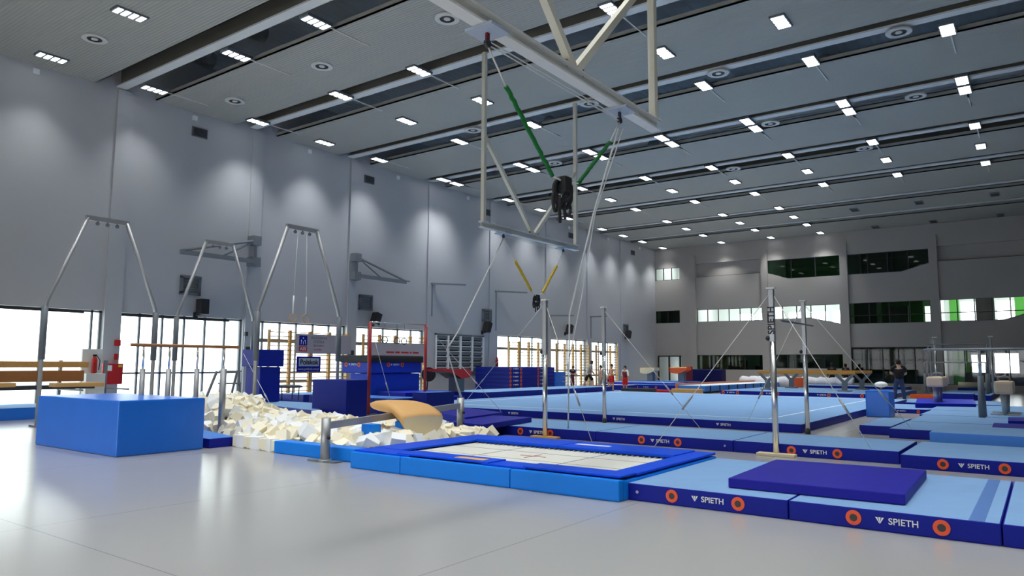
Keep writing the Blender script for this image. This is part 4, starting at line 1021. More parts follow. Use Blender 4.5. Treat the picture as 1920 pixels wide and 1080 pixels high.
for i, (px, py, s) in enumerate(((708, 640, 'left'), (732, 642, 'middle'), (747, 645, 'right'))):
    p0_ = A.lerp(B, (px-681)/(796-681)); p = Vector((p0_.x, p0_.y, ht-.62)); t = empty('gymnastic_ring', (p.x, p.y, p.z), 'hanging gymnastic ring between the red posts, %s one of three' % s, 'ring', 'rings hanging between the red posts')
    mb = MB(); mb.tube([(p.x, p.y, p.z+.15), (p.x, p.y, ht)], .006, 'dark', 5); part(mb, 'cord', t)
    mb = MB(); mb.tube([(p.x+.03*math.cos(q*PI/8), p.y+.1*math.cos(q*PI/8), p.z+.05+.1*math.sin(q*PI/8)) for q in range(17)], .015, 'dark', 6, cap=False); part(mb, 'loop', t)

# four chrome posts around the middle mats
CP = {}
def chrome_post(x, y, zt, zk, label, parent=None, plate=None, name='upright_post'):
    t = parent or empty(name, (x, y, 0), label, 'post', 'chrome posts of the bars')
    mb = MB(); mb.tube([(x, y, 0), (x, y, zk)], .05, 'chrome', 14); lt = part(mb, 'lower_tube', t)
    mb = MB(); mb.box(x-.045, x+.045, y-.045, y+.045, zk, zt, 'steel', .01); up = part(mb, 'upper_profile', t)
    mb = MB(); mb.sphere((x-.07, y-.02, zk+.06), .045, 'black'); part(mb, 'locking_knob', up)
    mb = MB(); mb.box(x-.07, x+.07, y-.07, y+.07, zt, zt+.03, 'frame'); part(mb, 'cap', up)
    if plate:
        mb = MB(); mb.box(x-.32, x+.32, y-.1, y+.1, .0, .05, plate, .01); part(mb, 'base_plate', lt)
    else:
        mb = MB(); mb.tube([(x, y, 0), (x, y, .1)], .06, 'dark', 12); part(mb, 'foot', lt)
    return t
chrome_post(-8.54, 12.93, 2.9, 1.75, 'chrome post with wooden base plate before the middle mats, left', plate='wood')
chrome_post(-9.55, 17.33, 3.07, 1.78, 'chrome post before the front edge of the exercise floor, left')
HB2 = empty('horizontal_bar', (-4.1, 15.5, 0), 'horizontal bar between two tall chrome posts, right of the exercise floor centre', 'high bar')
chrome_post(-3.8, 12.95, 2.88, 1.96, '', HB2, plate='tanside')
chrome_post(-4.42, 17.5, 3.02, 1.8, '', HB2)
mb = MB(); mb.tube([pX(1465, 601, -3.8), pX(1524, 611, -4.42)], .02, 'greypaint', 8); part(mb, 'bar', HB2)
me = add_text('lettering', 'SPIETH', .16, 'black', (-3.8+.0, 12.95-.048, 2.33), (0, 0, 1), (-1, 0, 0), HB2, .004)
# cables with tensioners, from the floor to the post tops
NL, NR, FL_, FR_ = Vector((-8.54, 12.93, 2.86)), Vector((-3.8, 12.95, 2.84)), Vector((-9.55, 17.33, 3.03)), Vector((-4.42, 17.5, 2.98))
cable(fl(1226, 838, 0), NR, 'cable from the near right chrome post leftwards over the exercise floor edge')
cable(fl(1312, 802, 0), FL_, 'cable falling from the far left chrome post to the exercise floor edge')
cable(fl(1110, 829, 0), NL, 'cable from the near left chrome post down to the right')
cable(fl(1648, 865, 0), NR, 'cable from the near right chrome post down past the small purple mat')
cable(fl(1395, 805, 0), FR_, 'cable from the far right chrome post down to the left')
cable(fl(1725, 822, 0), FR_, 'cable from the far right chrome post to the mats on the right')
cable(fl(876, 749, .2), NL, 'cable from the near left chrome post to the left corner of the exercise floor')
cable(fl(940, 772, .2), (B.x, B.y, zb), 'cable from the right red post to the exercise floor edge', m='steel')
cable(fl(520, 784, 0), pX(455, 660, -20.9), 'cable over the low mats behind the foam cubes')

# right hand parallel bars, posts
R1 = empty('parallel_bars', (0, 23.4, 0), 'steel parallel bars cut by the right edge of the picture', 'parallel bars')
for y, z in ((23.15, 2.0), (23.7, 2.02)):
    mb = MB(); mb.tube([(-2.7, y, z), (.9, y, z)], .03, 'grey', 10); part(mb, 'rail', R1)
    for x in (-1.4, .6):
        mb = MB(); mb.tube([(x, y, 0.2), (x, y, 1.3)], .085, 'greypaint', 12, r2=.055); part(mb, 'post', R1)
        mb = MB(); mb.tube([(x, y, 1.3), (x, y, z)], .025, 'chrome', 8); part(mb, 'telescopic_rod', R1)
def uneven(x0, x1, y, zs, label):
    t = empty('uneven_bars', ((x0+x1)/2, y, 0), label, 'uneven bars')
    for k, z in enumerate(zs):
        yy = y+k*1.7
        for x in (x0, x1):
            mb = MB(); mb.tube([(x, yy, .25), (x, yy, 1.2)], .09, 'greypaint', 10, r2=.06); mb.tube([(x, yy, 1.2), (x, yy, z)], .035, 'grey', 8); part(mb, 'post', t)
        mb = MB(); mb.tube([(x0, yy, z), (x1, yy, z)], .028, 'grey', 8); part(mb, 'bar', t)
    return t
uneven(-4.75, -2.2, 41.0, (1.73, 2.65), 'grey uneven bars at the far right')
t = empty('high_bar', (-3.1, 45, 0), 'far right high bar posts of bright chrome behind the uneven bars', 'high bar')
for x in (-4.55, -2.1):
    mb = MB(); mb.tube([(x, 43.8, 0), (x, 43.8, 3.02)], .06, 'chrome', 12); part(mb, 'post', t)
    mb = MB(); mb.box(x-.1, x+.1, 43.7, 43.9, 3.02, 3.07, 'frame'); part(mb, 'cap', t)
for lb, x in (('left', -4.8),):
    mb = MB(); mb.box(x-.5, x+.5, 39.9, 40.3, 0, .2, 'orangevinyl', .03); tag(mb.build('foot_pad'), 'orange foot pad of the uneven bars', 'pad')

# pommel horses seen end-on
def horse(x, y, z0, w_, h_, zb, label, m):
    t = empty('pommel_horse', (x, y, zb), label, 'pommel horse', 'beige pommel horses')
    mb = MB(); mb.box(x-w_/2, x+w_/2, y-.8, y+.8, z0, z0+h_, m, .07); part(mb, 'body', t)
    for dy in (-.55, .55):
        mb = MB(); mb.tube([(x, y+dy, zb), (x, y+dy, z0+.02)], .07, 'steel', 12, r2=.1); sd_ = part(mb, 'stand', t)
        mb = MB(); mb.bar((x-.35, y+dy, zb+.02), (x+.35, y+dy, zb+.02), .12, .04, 'steel'); part(mb, 'foot', sd_)
    for dy in (-.22, .22):
        mb = MB(); mb.tube([(x-w_*.33, y+dy, z0+h_-.02), (x-w_*.3, y+dy, z0+h_+.1), (x, y+dy, z0+h_+.13), (x+w_*.3, y+dy, z0+h_+.1), (x+w_*.33, y+dy, z0+h_-.02)], .025, 'greypaint', 8); part(mb, 'pommel', t)
mat('beige', rgb(206, 182, 156), .55, noise=.03)
horse(-3.1, 30.0, .82, .52, .36, .2, 'beige pommel horse on a steel stand, farther one, left of the grey post', 'beige')
horse(-.94, 25.2, .78, .45, .36, .2, 'beige pommel horse on a steel stand, nearer one at the right edge', 'beige')
t = empty('mushroom_trainer', (fl(1652, 737, 0).x, 40.5, 0), 'white oval mushroom trainer on a thin stand behind the upright blue block', 'mushroom trainer')
p = pY(1652, 721, 36.5); t.location = (p.x, 36.5, 0); t['_w'] = [p.x, 36.5, 0]
mb = MB(); mb.sphere((p.x, 36.5, p.z), .27, 'white', (1, 1, .5)); part(mb, 'head', t)
mb = MB(); mb.tube([(p.x, 36.5, 0), (p.x, 36.5, p.z)], .035, 'grey', 8); mb.disc((p.x, 36.5, 0), (0, 0, 1), 0, .2, 'grey', .03, 16); part(mb, 'stand', t)

# balance beams
def beam(x0, x1, y, z, label, zb=.2):
    t = empty('balance_beam', ((x0+x1)/2, y, zb), label, 'balance beam', 'golden balance beams')
    mb = MB(); mb.box(x0, x1, y-.06, y+.06, z-.17, z, 'beamgold', .02); part(mb, 'beam', t)
    for x in (x0+.55, x1-.55):
        mb = MB(); s = .42
        mb.bar((x-s, y, z-.17), (x, y, zb+.45), .12, .14, 'greypaint'); mb.bar((x+s, y, z-.17), (x, y, zb+.45), .12, .14, 'greypaint'); mb.bar((x, y, zb+.5), (x-.02, y, zb+.07), .14, .26, 'greypaint'); mb.box(x-.3, x+.3, y-.35, y+.35, zb, zb+.06, 'greypaint')
        part(mb, 'leg', t)
beam(-13.1, -8.0, 41.6, 1.25, 'golden balance beam on grey crossed legs, nearer one')
beam(-12.9, -7.9, 45.6, 1.28, 'golden balance beam on grey crossed legs, farther one')
mb = MB(); p = fl(1482, 722, .45); mb.box(-12.9, -11.9, 47.1, 47.5, 0, .8, 'orangevinyl', .05); tag(mb.build('foam_wedge'), 'orange padded block between the balance beam legs', 'foam block')

# vaulting tables at the back wall
def vault_back(px, py, y, label, m, s, wd, foot=.42):
    p = pY(px, py, y); t = empty('vaulting_table', (p.x, y, foot), label, 'vaulting table', 'vaulting tables on the far mats')
    mb = MB(); N = 8; rows = []
    for i in range(N+1):
        u = i/N; x = p.x-wd/2+wd*u; th = .38*(math.sin(PI*(.12+.62*(1-u))))+.06; zt = p.z-.02+.02*u
        rows.append([mb.bm.verts.new(v) for v in ((x, y-.42, zt-.05), (x, y-.38, zt), (x, y+.38, zt), (x, y+.42, zt-.05), (x, y+.42, zt-th), (x, y-.42, zt-th))])
    for a, b in zip(rows, rows[1:]):
        for j in range(6):
            f = mb.bm.faces.new((a[j], a[(j+1) % 6], b[(j+1) % 6], b[j])); f.material_index = mb.mi('tan' if j in (0, 1, 2) else m)
    for rg in (rows[0][::-1], rows[-1]): f = mb.bm.faces.new(rg); f.material_index = mb.mi(m)
    part(mb, 'table_body', t)
    mb = MB(); mb.box(p.x-.12, p.x+.32, y-.2, y+.2, foot, p.z-.3, 'greypaint', .02); part(mb, 'pedestal', t)
vault_back(1218, 689, 47.5, 'cream vaulting table left of the double door', 'tanside', 0, 1.1)
vault_back(1276, 688, 47.5, 'orange vaulting table right of the double door', 'orangevinyl', 0, 1.2)
mb = MB(); p = pY(1289, 694, 48.6); mb.box(p.x-.3, p.x+.3, 48.4, 48.8, .42, p.z+.25, 'maroon', .03); tag(mb.build('padded_block'), 'dark red padded block behind the orange vaulting table', 'foam block')
# red vaulting table behind the exercise floor
t = empty('vaulting_table', (-20.0, 27.0, .42), 'red vaulting table with black underside before the louvred window', 'vaulting table')
X = -19.2; q = [pX(x_, y_, X) for x_, y_ in ((831, 692), (850, 692), (878, 692), (884, 698), (883, 707), (866, 710), (852, 700), (831, 696))]
mb = MB(); n_ = len(q); fa2 = [mb.bm.verts.new(p) for p in q]; fb2 = [mb.bm.verts.new(p-Vector((.85, 0, 0))) for p in q]
f = mb.bm.faces.new(fa2); f.material_index = mb.mi('red'); f = mb.bm.faces.new(fb2[::-1]); f.material_index = mb.mi('red')
for i in range(n_):
    f = mb.bm.faces.new((fa2[i], fb2[i], fb2[(i+1) % n_], fa2[(i+1) % n_])); f.material_index = mb.mi('black' if i in (4, 5, 6) else 'red')
part(mb, 'table_body', t)
yc = pX(856, 710, X-.4).y; mb = MB(); mb.box(X-.6, X-.2, yc-.28, yc+.28, .42, 1.2, 'greypaint', .03); part(mb, 'pedestal', t)
# springboards and dark benches behind the exercise floor
for i, (px0, px1, py, m, h_, lb) in enumerate(((1168, 1228, 729, 'dark', .3, 'dark low bench behind the exercise floor'), (1160, 1224, 734, 'tan', .1, 'pale flat board lying behind the red-shirted child'), (1228, 1262, 728, 'red', .2, 'red springboard behind the exercise floor'), (1262, 1315, 733, 'wood', .34, 'golden padded beam trainer lying behind the exercise floor'))):
    y = 35.6+i*.7 if i != 3 else 35.4; a, b = pY(px0, py, y), pY(px1, py, y); mb = MB(); mb.box(a.x, b.x, y-.25, y+.25, 0, h_, m, .04)
    tag(mb.build(('bench', 'floor_board', 'springboard', 'beam_trainer')[i]), lb, ('bench', 'board', 'springboard', 'beam')[i])
# tumbling track running to the right
t = empty('tumbling_track', (-16, 40, 0), 'long pale tumbling track with dark straps and orange edge left of the balance beams', 'tumbling track')
A1 = fl(1296, 727, .3); A1.z = 0; A2 = pY(1448, 712, 51.8); A2.z = 0
d = (A2-A1).normalized(); nn = Vector((d.y, -d.x, 0))
mb = MB(); mb.prism([tuple((A1-nn*.8)[:2]), tuple((A2-nn*.8)[:2]), tuple((A2+nn*.8)[:2]), tuple((A1+nn*.8)[:2])], .1, .42, 'softblue', .03, 'white'); part(mb, 'bed', t)
mb = MB(); mb.prism([tuple((A1-nn*.95)[:2]), tuple((A2-nn*.95)[:2]), tuple((A2-nn*.82)[:2]), tuple((A1-nn*.82)[:2])], .1, .52, 'rust', .03); part(mb, 'edge_pad', t)
for i in range(10):
    c = A1.lerp(A2, (i+.5)/10)+nn*.83; mb = MB(); mb.bar((c.x, c.y, .0), (c.x, c.y, .42), .06, .05, 'dark'); part(mb, 'strap', t)
mb = MB(); mb.box(-20.6, -18.2, 49.8, 50.8, 0, 1.25, 'deepnavy', .1, 'black'); tag(mb.build('crash_mat'), 'dark navy crash mat with black top against the back wall', 'crash mat')
mb = MB(); a, b = pY(1392, 711, 51.0).x, pY(1600, 713, 51.0).x
mb.tube([(a+(b-a)*i/40, 51.0+rnd.uniform(-.08, .08), .42+rnd.uniform(-.05, .06)) for i in range(41)], .36, 'whitecloth', 9); tag(mb.build('rolled_cover'), 'crumpled white rolled cover lying along the back wall behind the balance beams', 'cover')
rl = bpy.data.lights.new('room_fill_light', 'AREA'); rl.shape = 'RECTANGLE'; rl.size = 1.2; rl.size_y = 1.2; rl.energy = 60; rl.color = (.93, 1, .98)  # fill light and panel added to brighten the rooms behind the windows
for x, z in ((-20, 6.75), (-17.6, 6.75), (-14.6, 6.75), (-12.2, 6.75), (-23.6, 10.0), (-4.5, 6.75), (-1.2, 6.75)):
    o = bpy.data.objects.new('room_fill_light', rl); C.objects.link(o); o.location = (x, D0+2.6, z)
    mb = MB(); mb.box(x-.6, x+.6, D0+2.0, D0+3.2, z+.02, z+.08, 'white'); t_ = mb.build('room_fill_lamp'); tag(t_, 'flat fill lamp added to brighten a room behind the back wall', 'lamp', 'fill lamps added in the rooms behind the back wall')
# plants added to imitate greenery reflected in the back wall glazing
for i, (x, lb) in enumerate(((-9.3, 'left'), (-8.0, 'middle'), (-6.8, 'right'))):
    t = empty('reflection_plant', (x, D0+3.6, 0), 'dark green plant imitating a reflection in the ground floor glazing, %s one' % lb, 'plant', 'plants added as reflections in the back wall glazing')
    mb = MB(); mb.lathe([(.2, 0), (.26, .4), (.24, .42)], 'dark', (x, D0+3.6, 0), 12); part(mb, 'pot', t)
    mb = MB()
    for q in range(26):
        an = rnd.uniform(0, 6.28); l_ = rnd.uniform(.4, .8); z1 = rnd.uniform(1.0, 2.2)
        b0 = Vector((x, D0+3.6, .4)); b1 = b0+Vector((math.cos(an)*l_*.5, math.sin(an)*l_*.5, z1)); b2 = b0+Vector((math.cos(an)*l_, math.sin(an)*l_, z1*.85)); sd = Vector((-math.sin(an), math.cos(an), 0))*.07
        vs = [mb.bm.verts.new(v) for v in (b0, b1-sd, b2, b1+sd)]; f = mb.bm.faces.new(vs); f.material_index = mb.mi('leaf')
    part(mb, 'foliage', t)

# ================================================================== HANGING FRAMES, HARNESSES
def hang_frame(X, y0, y1, zb, label, ext=.1):
    t = empty('hanging_frame', (X, (y0+y1)/2, zb), label, 'steel frame', 'hanging steel frames for the spotting harnesses'); ym = (y0+y1)/2
    mb = MB(); mb.box(X-.09, X+.09, y0-ext, y1+.1, zb-.05, zb-.02, 'frame'); mb.box(X-.012, X+.012, y0-ext, y1+.1, zb-.02, zb+.1, 'frame'); mb.box(X-.09, X+.09, y0-ext, y1+.1, zb+.1, zb+.13, 'frame'); part(mb, 'bottom_beam', t)
    for y in (y0, y1):
        mb = MB(); mb.box(X-.06, X+.06, y-.06, y+.06, zb+.13, 10.75, 'cream', .01); part(mb, 'post', t)
        mb = MB(); mb.box(X-.11, X+.11, y-.11, y+.11, zb+.13, zb+.15, 'frame'); part(mb, 'flange', t)
    for y in (y0, y1):
        s = 1 if y > ym else -1
        mb = MB(); mb.bar((X, ym+s*.05, zb+.15), (X, y-s*.04, 8.2), .11, .11, 'cream'); part(mb, 'diagonal_brace', t)
    mb = MB()
    for s in (-1, 1): mb.tube([(X, ym+s*.22, zb+.1), (X, ym+s*.22, zb+.2)], .03, 'dark', 8)
    part(mb, 'bolt', t)
    return t
hang_frame(-5.08, 5.85, 11.0, 5.52, 'cream steel frame hanging above the front trampoline, nearer and larger one', 1.2)
hang_frame(-12.9, 16.28, 21.45, 5.52, 'cream steel frame hanging farther away above the left edge of the exercise floor')

def harness(X, yl, yr, zp, sl, sr, hc, m, label, size, pulleycol):
    """yl, yr pulley positions; sl, sr = (y,z) top and bottom of rope sleeves; hc = harness centre"""
    t = empty('spotting_harness', (X, hc[0], hc[1]), label, 'harness', 'spotting harnesses on ropes')
    for s_, y in ((0, yl), (1, yr)):
        mb = MB(); mb.box(X-.2, X+.2, y-.18, y+.18, 5.43, 5.465, 'signgrey'); mb.bar((X, y, 5.44), (X, y, zp-.05), .035, .045, 'maroon' if s_ == 0 and size > 1 else 'dark'); mb.disc((X-.02, y, zp-.06), (1, 0, 0), 0, .05, 'dark', .04, 12); part(mb, 'pulley', t)
    for y, (a, b) in ((yl, sl), (yr, sr)):
        mb = MB(); mb.tube([(X, y, zp-.08), (X, a[0], a[1])], .012, 'rope', 6); mb.tube([(X, b[0], b[1]), (X, hc[0], hc[1]+.1*size)], .012, 'rope', 6); part(mb, 'rope', t)
        mb = MB(); pa, pb = Vector((X, a[0], a[1])), Vector((X, b[0], b[1])); n_ = 26; pts = [pa.lerp(pb, i/n_)+Vector((rnd.uniform(-.009, .009), rnd.uniform(-.009, .009), 0)) for i in range(n_+1)]
        mb.tube(pts, .029 if size > 1 else .045, m, 9); part(mb, 'rope_sleeve', t)
    mb = MB()
    for k in range(2): mb.tube([(X, yl, zp-.02-.05*k), (X+.0, yr, zp-.02-.05*k)], .008, 'rope', 5)
    part(mb, 'connecting_line', t)
    y, z = hc; s = size
    mb = MB(); r0 = .10*s
    pts = [(X+.5*r0*math.cos(q*PI/10), y+r0*math.cos(q*PI/10), z+1.35*r0*math.sin(q*PI/10)) for q in range(21)]
    mb.tube(pts, .03*s, 'black', 8, cap=False); mb.tube([(p[0]-.03*s, p[1]+.05*s, p[2]-.06*s) for p in pts], .026*s, 'black', 8, cap=False)
    mb.tube([(X+.04*math.sin(q*PI/10)*s, y+(.06+.085*math.cos(q*PI/10))*s, z-(.13-.09*math.sin(q*PI/10)+.02*math.cos(q*PI/5))*s) for q in range(21)], .022*s, 'black', 7, cap=False); mb.tube([(X-.05*s, y+(-.08+.05*math.cos(q*PI/10))*s, z-(.14-.12*math.sin(q*PI/10))*s) for q in range(21)], .02*s, 'black', 7, cap=False); be = part(mb, 'belt', t)
    mb = MB(); mb.box(X-.07*s, X+.07*s, y-.05*s, y+.11*s, z-.04*s, z+.16*s, 'black', .03); part(mb, 'padding', be)
    for k, (dy, L) in enumerate(((-.07, .3), (.04, .24), (.12, .16))):
        mb = MB(); lp_ = [(X, y+dy*s, z-.08*s), (X+.02, y+(dy-.03)*s, z-(.1+L*.5)*s), (X, y+(dy+.01)*s, z-(.1+L)*s)]
        if k == 2: lp_ = [(X, y+(dy-.02+.07*math.cos(q*PI/8))*s, z+(-.2+.09*math.sin(q*PI/8))*s) for q in range(17)]
        mb.tube(lp_, .018*s, 'black', 6); part(mb, 'strap', be)
    mb = MB(); mb.tube([(X-.1, y-.05*s, z+.1*s), (X-.1, y+.02*s, z-.08*s)], .012*s, 'frame', 6); part(mb, 'buckle', be)
X = -5.08
def yz(px, py, X): p = pX(px, py, X); return (p.y, p.z)
harness(X, yz(914, 80, X)[0], yz(1162, 235, X)[0], 5.36, (yz(949, 163, X), yz(1036, 330, X)), (yz(1143, 267, X), yz(1084, 344, X)), yz(1055, 356, X), 'greenrope', 'black spotting harness with green rope sleeves above the front trampoline', 1.15, 0)
X = -12.9
harness(X, yz(944, 435, X)[0], yz(1056, 466, X)[0], 5.42, (yz(966, 489, X), yz(996, 545, X)), (yz(1044, 499, X), yz(1017, 549, X)), yz(1006, 562, X), 'yellowrope', 'black spotting harness with yellow rope sleeves, farther one', .99, 0)
# long haul ropes
def hrope(pts, label, r=.012):
    mb = MB(); mb.tube(pts, r, 'rope', 6); tag(mb.build('haul_rope'), label, 'rope', 'white haul ropes of the harnesses')
a = pX(1160, 240, -5.08); b = pX(1066, 815, -7.9) ; b = fl(1065, 819, .0)
hrope([a, pX(1113, 400, -5.9), pX(1068, 590, -7.0), Vector((b.x, b.y, .02))], 'white haul rope hanging from the near frame down to the middle mats, inner one', .016)
hrope([a+Vector((.05, .05, 0)), pX(1116, 400, -5.9), pX(1090, 560, -6.6), pX(1064, 690, -7.6), pX(1085, 760, -8.2)], 'white haul rope from the near frame, outer one with a loose end', .01)
a = pX(945, 445, -12.9)
hrope([a, pX(860, 620, -12.6), pX(838, 655, -12.5)], 'white haul rope from the far frame slanting down to the left', .02)
hrope([pX(838, 655, -12.5), pX(848, 690, -13.2), pX(868, 752, -14.8)], 'white doubled rope from the far frame ending at the exercise floor corner', .02)
hrope([pX(848, 690, -13.2), pX(864, 748, -14.6)], 'white rope running parallel beside the doubled one', .016)

# ================================================================== PEOPLE
def skin_obj(name, J, E, R_, m, parent, root=0, sub=1):
    me = bpy.data.meshes.new(name); base = W(parent); me.from_pydata([tuple(Vector(j)) for j in J], E, []); me.update()
    o = bpy.data.objects.new(name, me); C.objects.link(o); o.parent = parent; o['_w'] = list(base)
    md = o.modifiers.new('Skin', 'SKIN')
    for i, v in enumerate(me.skin_vertices[0].data if me.skin_vertices else []): pass
    if not me.skin_vertices:
        bm = bmesh.new(); bm.from_mesh(me); bm.verts.layers.skin.verify(); bm.to_mesh(me); bm.free()
    for i, v in enumerate(me.skin_vertices[0].data):
        v.radius = (R_[i] if isinstance(R_[i], tuple) else (R_[i], R_[i])); v.use_root = (i == root)
    sd = o.modifiers.new('Sub', 'SUBSURF'); sd.levels = sub; sd.render_levels = sub
    me.materials.append(MATS[m]); md.use_smooth_shade = True
    return o
def person(loc, H, rz, label, cloth, pose=None, skin='skin', hair='hair', bulk=1.0):
    """cloth: dict top, sleeves, bottom, legs ('shorts'/'trousers'), material names; pose: dict of overrides, in units of height"""
    t = empty('person', loc, label, 'person'); t.rotation_euler.z = rz
    P = dict(pelvis=(0, 0, .52), waist=(0, 0, .60), chest=(0, 0, .72), neck=(0, 0, .83), skull=(0, .005, .90), crown=(0, .005, .955),
             shl=(-.105, 0, .80), shr=(.105, 0, .80), ell=(-.14, 0, .64), elr=(.14, 0, .64), hal=(-.15, .03, .50), har=(.15, .03, .50),
             hpl=(-.05, 0, .50), hpr=(.05, 0, .50), knl=(-.06, .01, .28), knr=(.06, .01, .28), anl=(-.065, 0, .04), anr=(.065, 0, .04), tol=(-.07, .09, .02), tor=(.07, .09, .02))
    if pose: P.update(pose)
    for k in P: P[k] = tuple(c*H for c in P[k])
    ks = ['pelvis', 'waist', 'chest', 'neck', 'skull', 'crown', 'shl', 'shr', 'ell', 'elr', 'hal', 'har', 'hpl', 'hpr', 'knl', 'knr', 'anl', 'anr', 'tol', 'tor']
    ix = {k: i for i, k in enumerate(ks)}
    E = [('pelvis', 'waist'), ('waist', 'chest'), ('chest', 'neck'), ('neck', 'skull'), ('skull', 'crown'), ('chest', 'shl'), ('chest', 'shr'), ('shl', 'ell'), ('shr', 'elr'), ('ell', 'hal'), ('elr', 'har'), ('pelvis', 'hpl'), ('pelvis', 'hpr'), ('hpl', 'knl'), ('hpr', 'knr'), ('knl', 'anl'), ('knr', 'anr'), ('anl', 'tol'), ('anr', 'tor')]
    Rr = dict(pelvis=(.075, .055), waist=(.065, .05), chest=(.08, .055), neck=.032, skull=.052, crown=.035, shl=.036, shr=.036, ell=.025, elr=.025, hal=.018, har=.018, hpl=.05, hpr=.05, knl=.034, knr=.034, anl=.022, anr=.022, tol=.018, tor=.018)
    Rr = {k: (tuple(c*bulk for c in v) if isinstance(v, tuple) else v*(bulk if k not in ('skull', 'crown') else 1)) for k, v in Rr.items()}
    J = [P[k] for k in ks]; R_ = [tuple(c*H for c in Rr[k]) if isinstance(Rr[k], tuple) else Rr[k]*H for k in ks]
    EE = [(ix[a], ix[b]) for a, b in E]
    bonds = [(ix[a], ix[b]) for a, b in E]
    body = skin_obj('body', J, bonds, R_, skin, t)
    V_ = lambda k: Vector(P[k])
    # hands with five fingers
    for s_, hk, ek in ((-1, 'hal', 'ell'), (1, 'har', 'elr')):
        h, e = V_(hk), V_(ek); d = (h-e).normalized(); sd = d.cross(Vector((0, 1, 0))).normalized() if abs(d.y) < .9 else Vector((1, 0, 0))
        ob = MB(); pal = h+d*.03*H; ob.bar(h-d*.005*H, pal+d*.02*H, .02*H, .045*H, skin)
        for f_ in range(4):
            o0 = pal+d*.018*H+sd.cross(d)*(.0155*(f_-1.5))*H; ob.tube([o0, o0+d*(.022+.004*(f_ in (1, 2)))*H, o0+d*.036*H+sd*.008*s_*H], .0055*H, skin, 5)
        th = h+d*.012*H+sd.cross(d)*.022*H; ob.tube([th, th+d*.02*H+sd.cross(d)*.016*H], .006*H, skin, 5)
        me_o = ob.build('hand', None, origin=(0, 0, 0)); me_o.parent = t
    # hair and face
    c = V_('skull')*.35+V_('crown')*.65; mb = MB(); mb.sphere(c+Vector((0, -.012*H, .008*H)), .056*H, hair, (.92, 1.0, .95)); mb.sphere(V_('skull')*.8+V_('crown')*.2+Vector((0, -.022*H, 0)), .054*H, hair, (.98, .85, 1.05)); o = mb.build('hair', None, origin=(0, 0, 0)); o.parent = t
    sk = V_('skull'); mb = MB(); mb.sphere(sk+Vector((0, .055*H, .0)), .010*H, skin, (.8, 1, 1.3))
    for s_ in (-1, 1): mb.sphere(sk+Vector((s_*.02*H, .047*H, .018*H)), .006*H, 'black'); mb.sphere(sk+Vector((s_*.053*H, 0, .005*H)), .012*H, skin, (.5, .8, 1.3))
    mb.box(sk.x-.015*H, sk.x+.015*H, sk.y+.045*H, sk.y+.05*H, sk.z-.024*H, sk.z-.02*H, 'maroon'); o = mb.build('face', None, origin=(0, 0, 0)); o.parent = t
    g = .010*H
    if cloth.get('top'):
        kk = ['waist', 'chest', 'neck', 'shl', 'shr', 'pelvis']; e2 = [('pelvis', 'waist'), ('waist', 'chest'), ('chest', 'shl'), ('chest', 'shr')]
        JJ = dict(P); JJ['neck'] = tuple(V_('chest').lerp(V_('neck'), .82)); e2.append(('chest', 'neck'))
        JJ['pelvis'] = tuple(V_('pelvis')-(V_('waist')-V_('pelvis')).normalized()*.035*H)
        i2 = {k: i for i, k in enumerate(kk)}; rr = dict(Rr); rr['neck'] = .05*bulk
        R2 = [tuple(q*1.14*H+g*1.3 for q in rr[k]) if isinstance(rr[k], tuple) else rr[k]*1.12*H+g for k in kk]
        skin_obj('shirt', [JJ[k] for k in kk], [(i2[a], i2[b]) for a, b in e2], R2, cloth['top'], t, 5)
    if cloth.get('sleeves'):
        for sh, el, ha in (('shl', 'ell', 'hal'), ('shr', 'elr', 'har')):
            f_ = cloth.get('slen', .6); pts = [V_(sh).lerp(V_(el), f_)] if f_ <= 1 else [V_(el), V_(el).lerp(V_(ha), f_-1)]
            ct = V_('chest').lerp(V_('neck'), .62); pts = [V_(sh).lerp(ct, .55)+Vector((0, 0, .002*H)), V_(sh).lerp(ct, .1)+Vector((0, 0, .002*H)), V_(sh).lerp(pts[0], .3)]+pts
            mb = MB(); mb.tube(pts, .046*H*bulk, cloth['sleeves'], 10, r2=.038*H*bulk); o = mb.build('sleeve', None, origin=(0, 0, 0)); o.parent = t
    if cloth.get('bottom'):
        f_ = cloth.get('blen', .8)
        kk = ['pelvis', 'hpl', 'hpr', 'a', 'b', 'c', 'd', 'waist']
        full = f_ > 1
        pts = {'pelvis': P['pelvis'], 'hpl': P['hpl'], 'hpr': P['hpr'], 'waist': tuple(V_('pelvis').lerp(V_('waist'), .95))}
        for k_, hp, kn, an in (('a', 'hpl', 'knl', 'anl'), ('b', 'hpr', 'knr', 'anr')):
            pts[k_] = tuple(V_(hp).lerp(V_(kn), min(1, f_)))
            pts['c' if k_ == 'a' else 'd'] = tuple(V_(kn).lerp(V_(an), f_-1)) if full else tuple(V_(hp).lerp(V_(kn), f_*1.05))
        ee = [('pelvis', 'hpl'), ('pelvis', 'hpr'), ('hpl', 'a'), ('hpr', 'b'), ('a', 'c'), ('b', 'd'), ('pelvis', 'waist')]
        i2 = {k: i for i, k in enumerate(kk)}
        rr = {'pelvis': (.075*H+g*1.5, .055*H+g*1.5), 'hpl': .05*H+g, 'hpr': .05*H+g, 'a': (.04 if full else .052)*H+g, 'b': (.04 if full else .052)*H+g, 'c': (.03 if full else .052)*H+g, 'd': (.03 if full else .052)*H+g, 'waist': (.068*H+g, .052*H+g)}
        skin_obj('trousers' if full else 'shorts', [pts[k] for k in kk], [(i2[a], i2[b]) for a, b in ee], [rr[k] for k in kk], cloth['bottom'], t, 0)
    mb = MB()
    for s_, an, to in ((-1, 'anl', 'tol'), (1, 'anr', 'tor')): mb.bar(V_(an)-Vector((0, .02*H, .015*H)), V_(to)+Vector((0, .02*H, 0)), .045*H, .035*H, cloth.get('shoes', 'dark'))
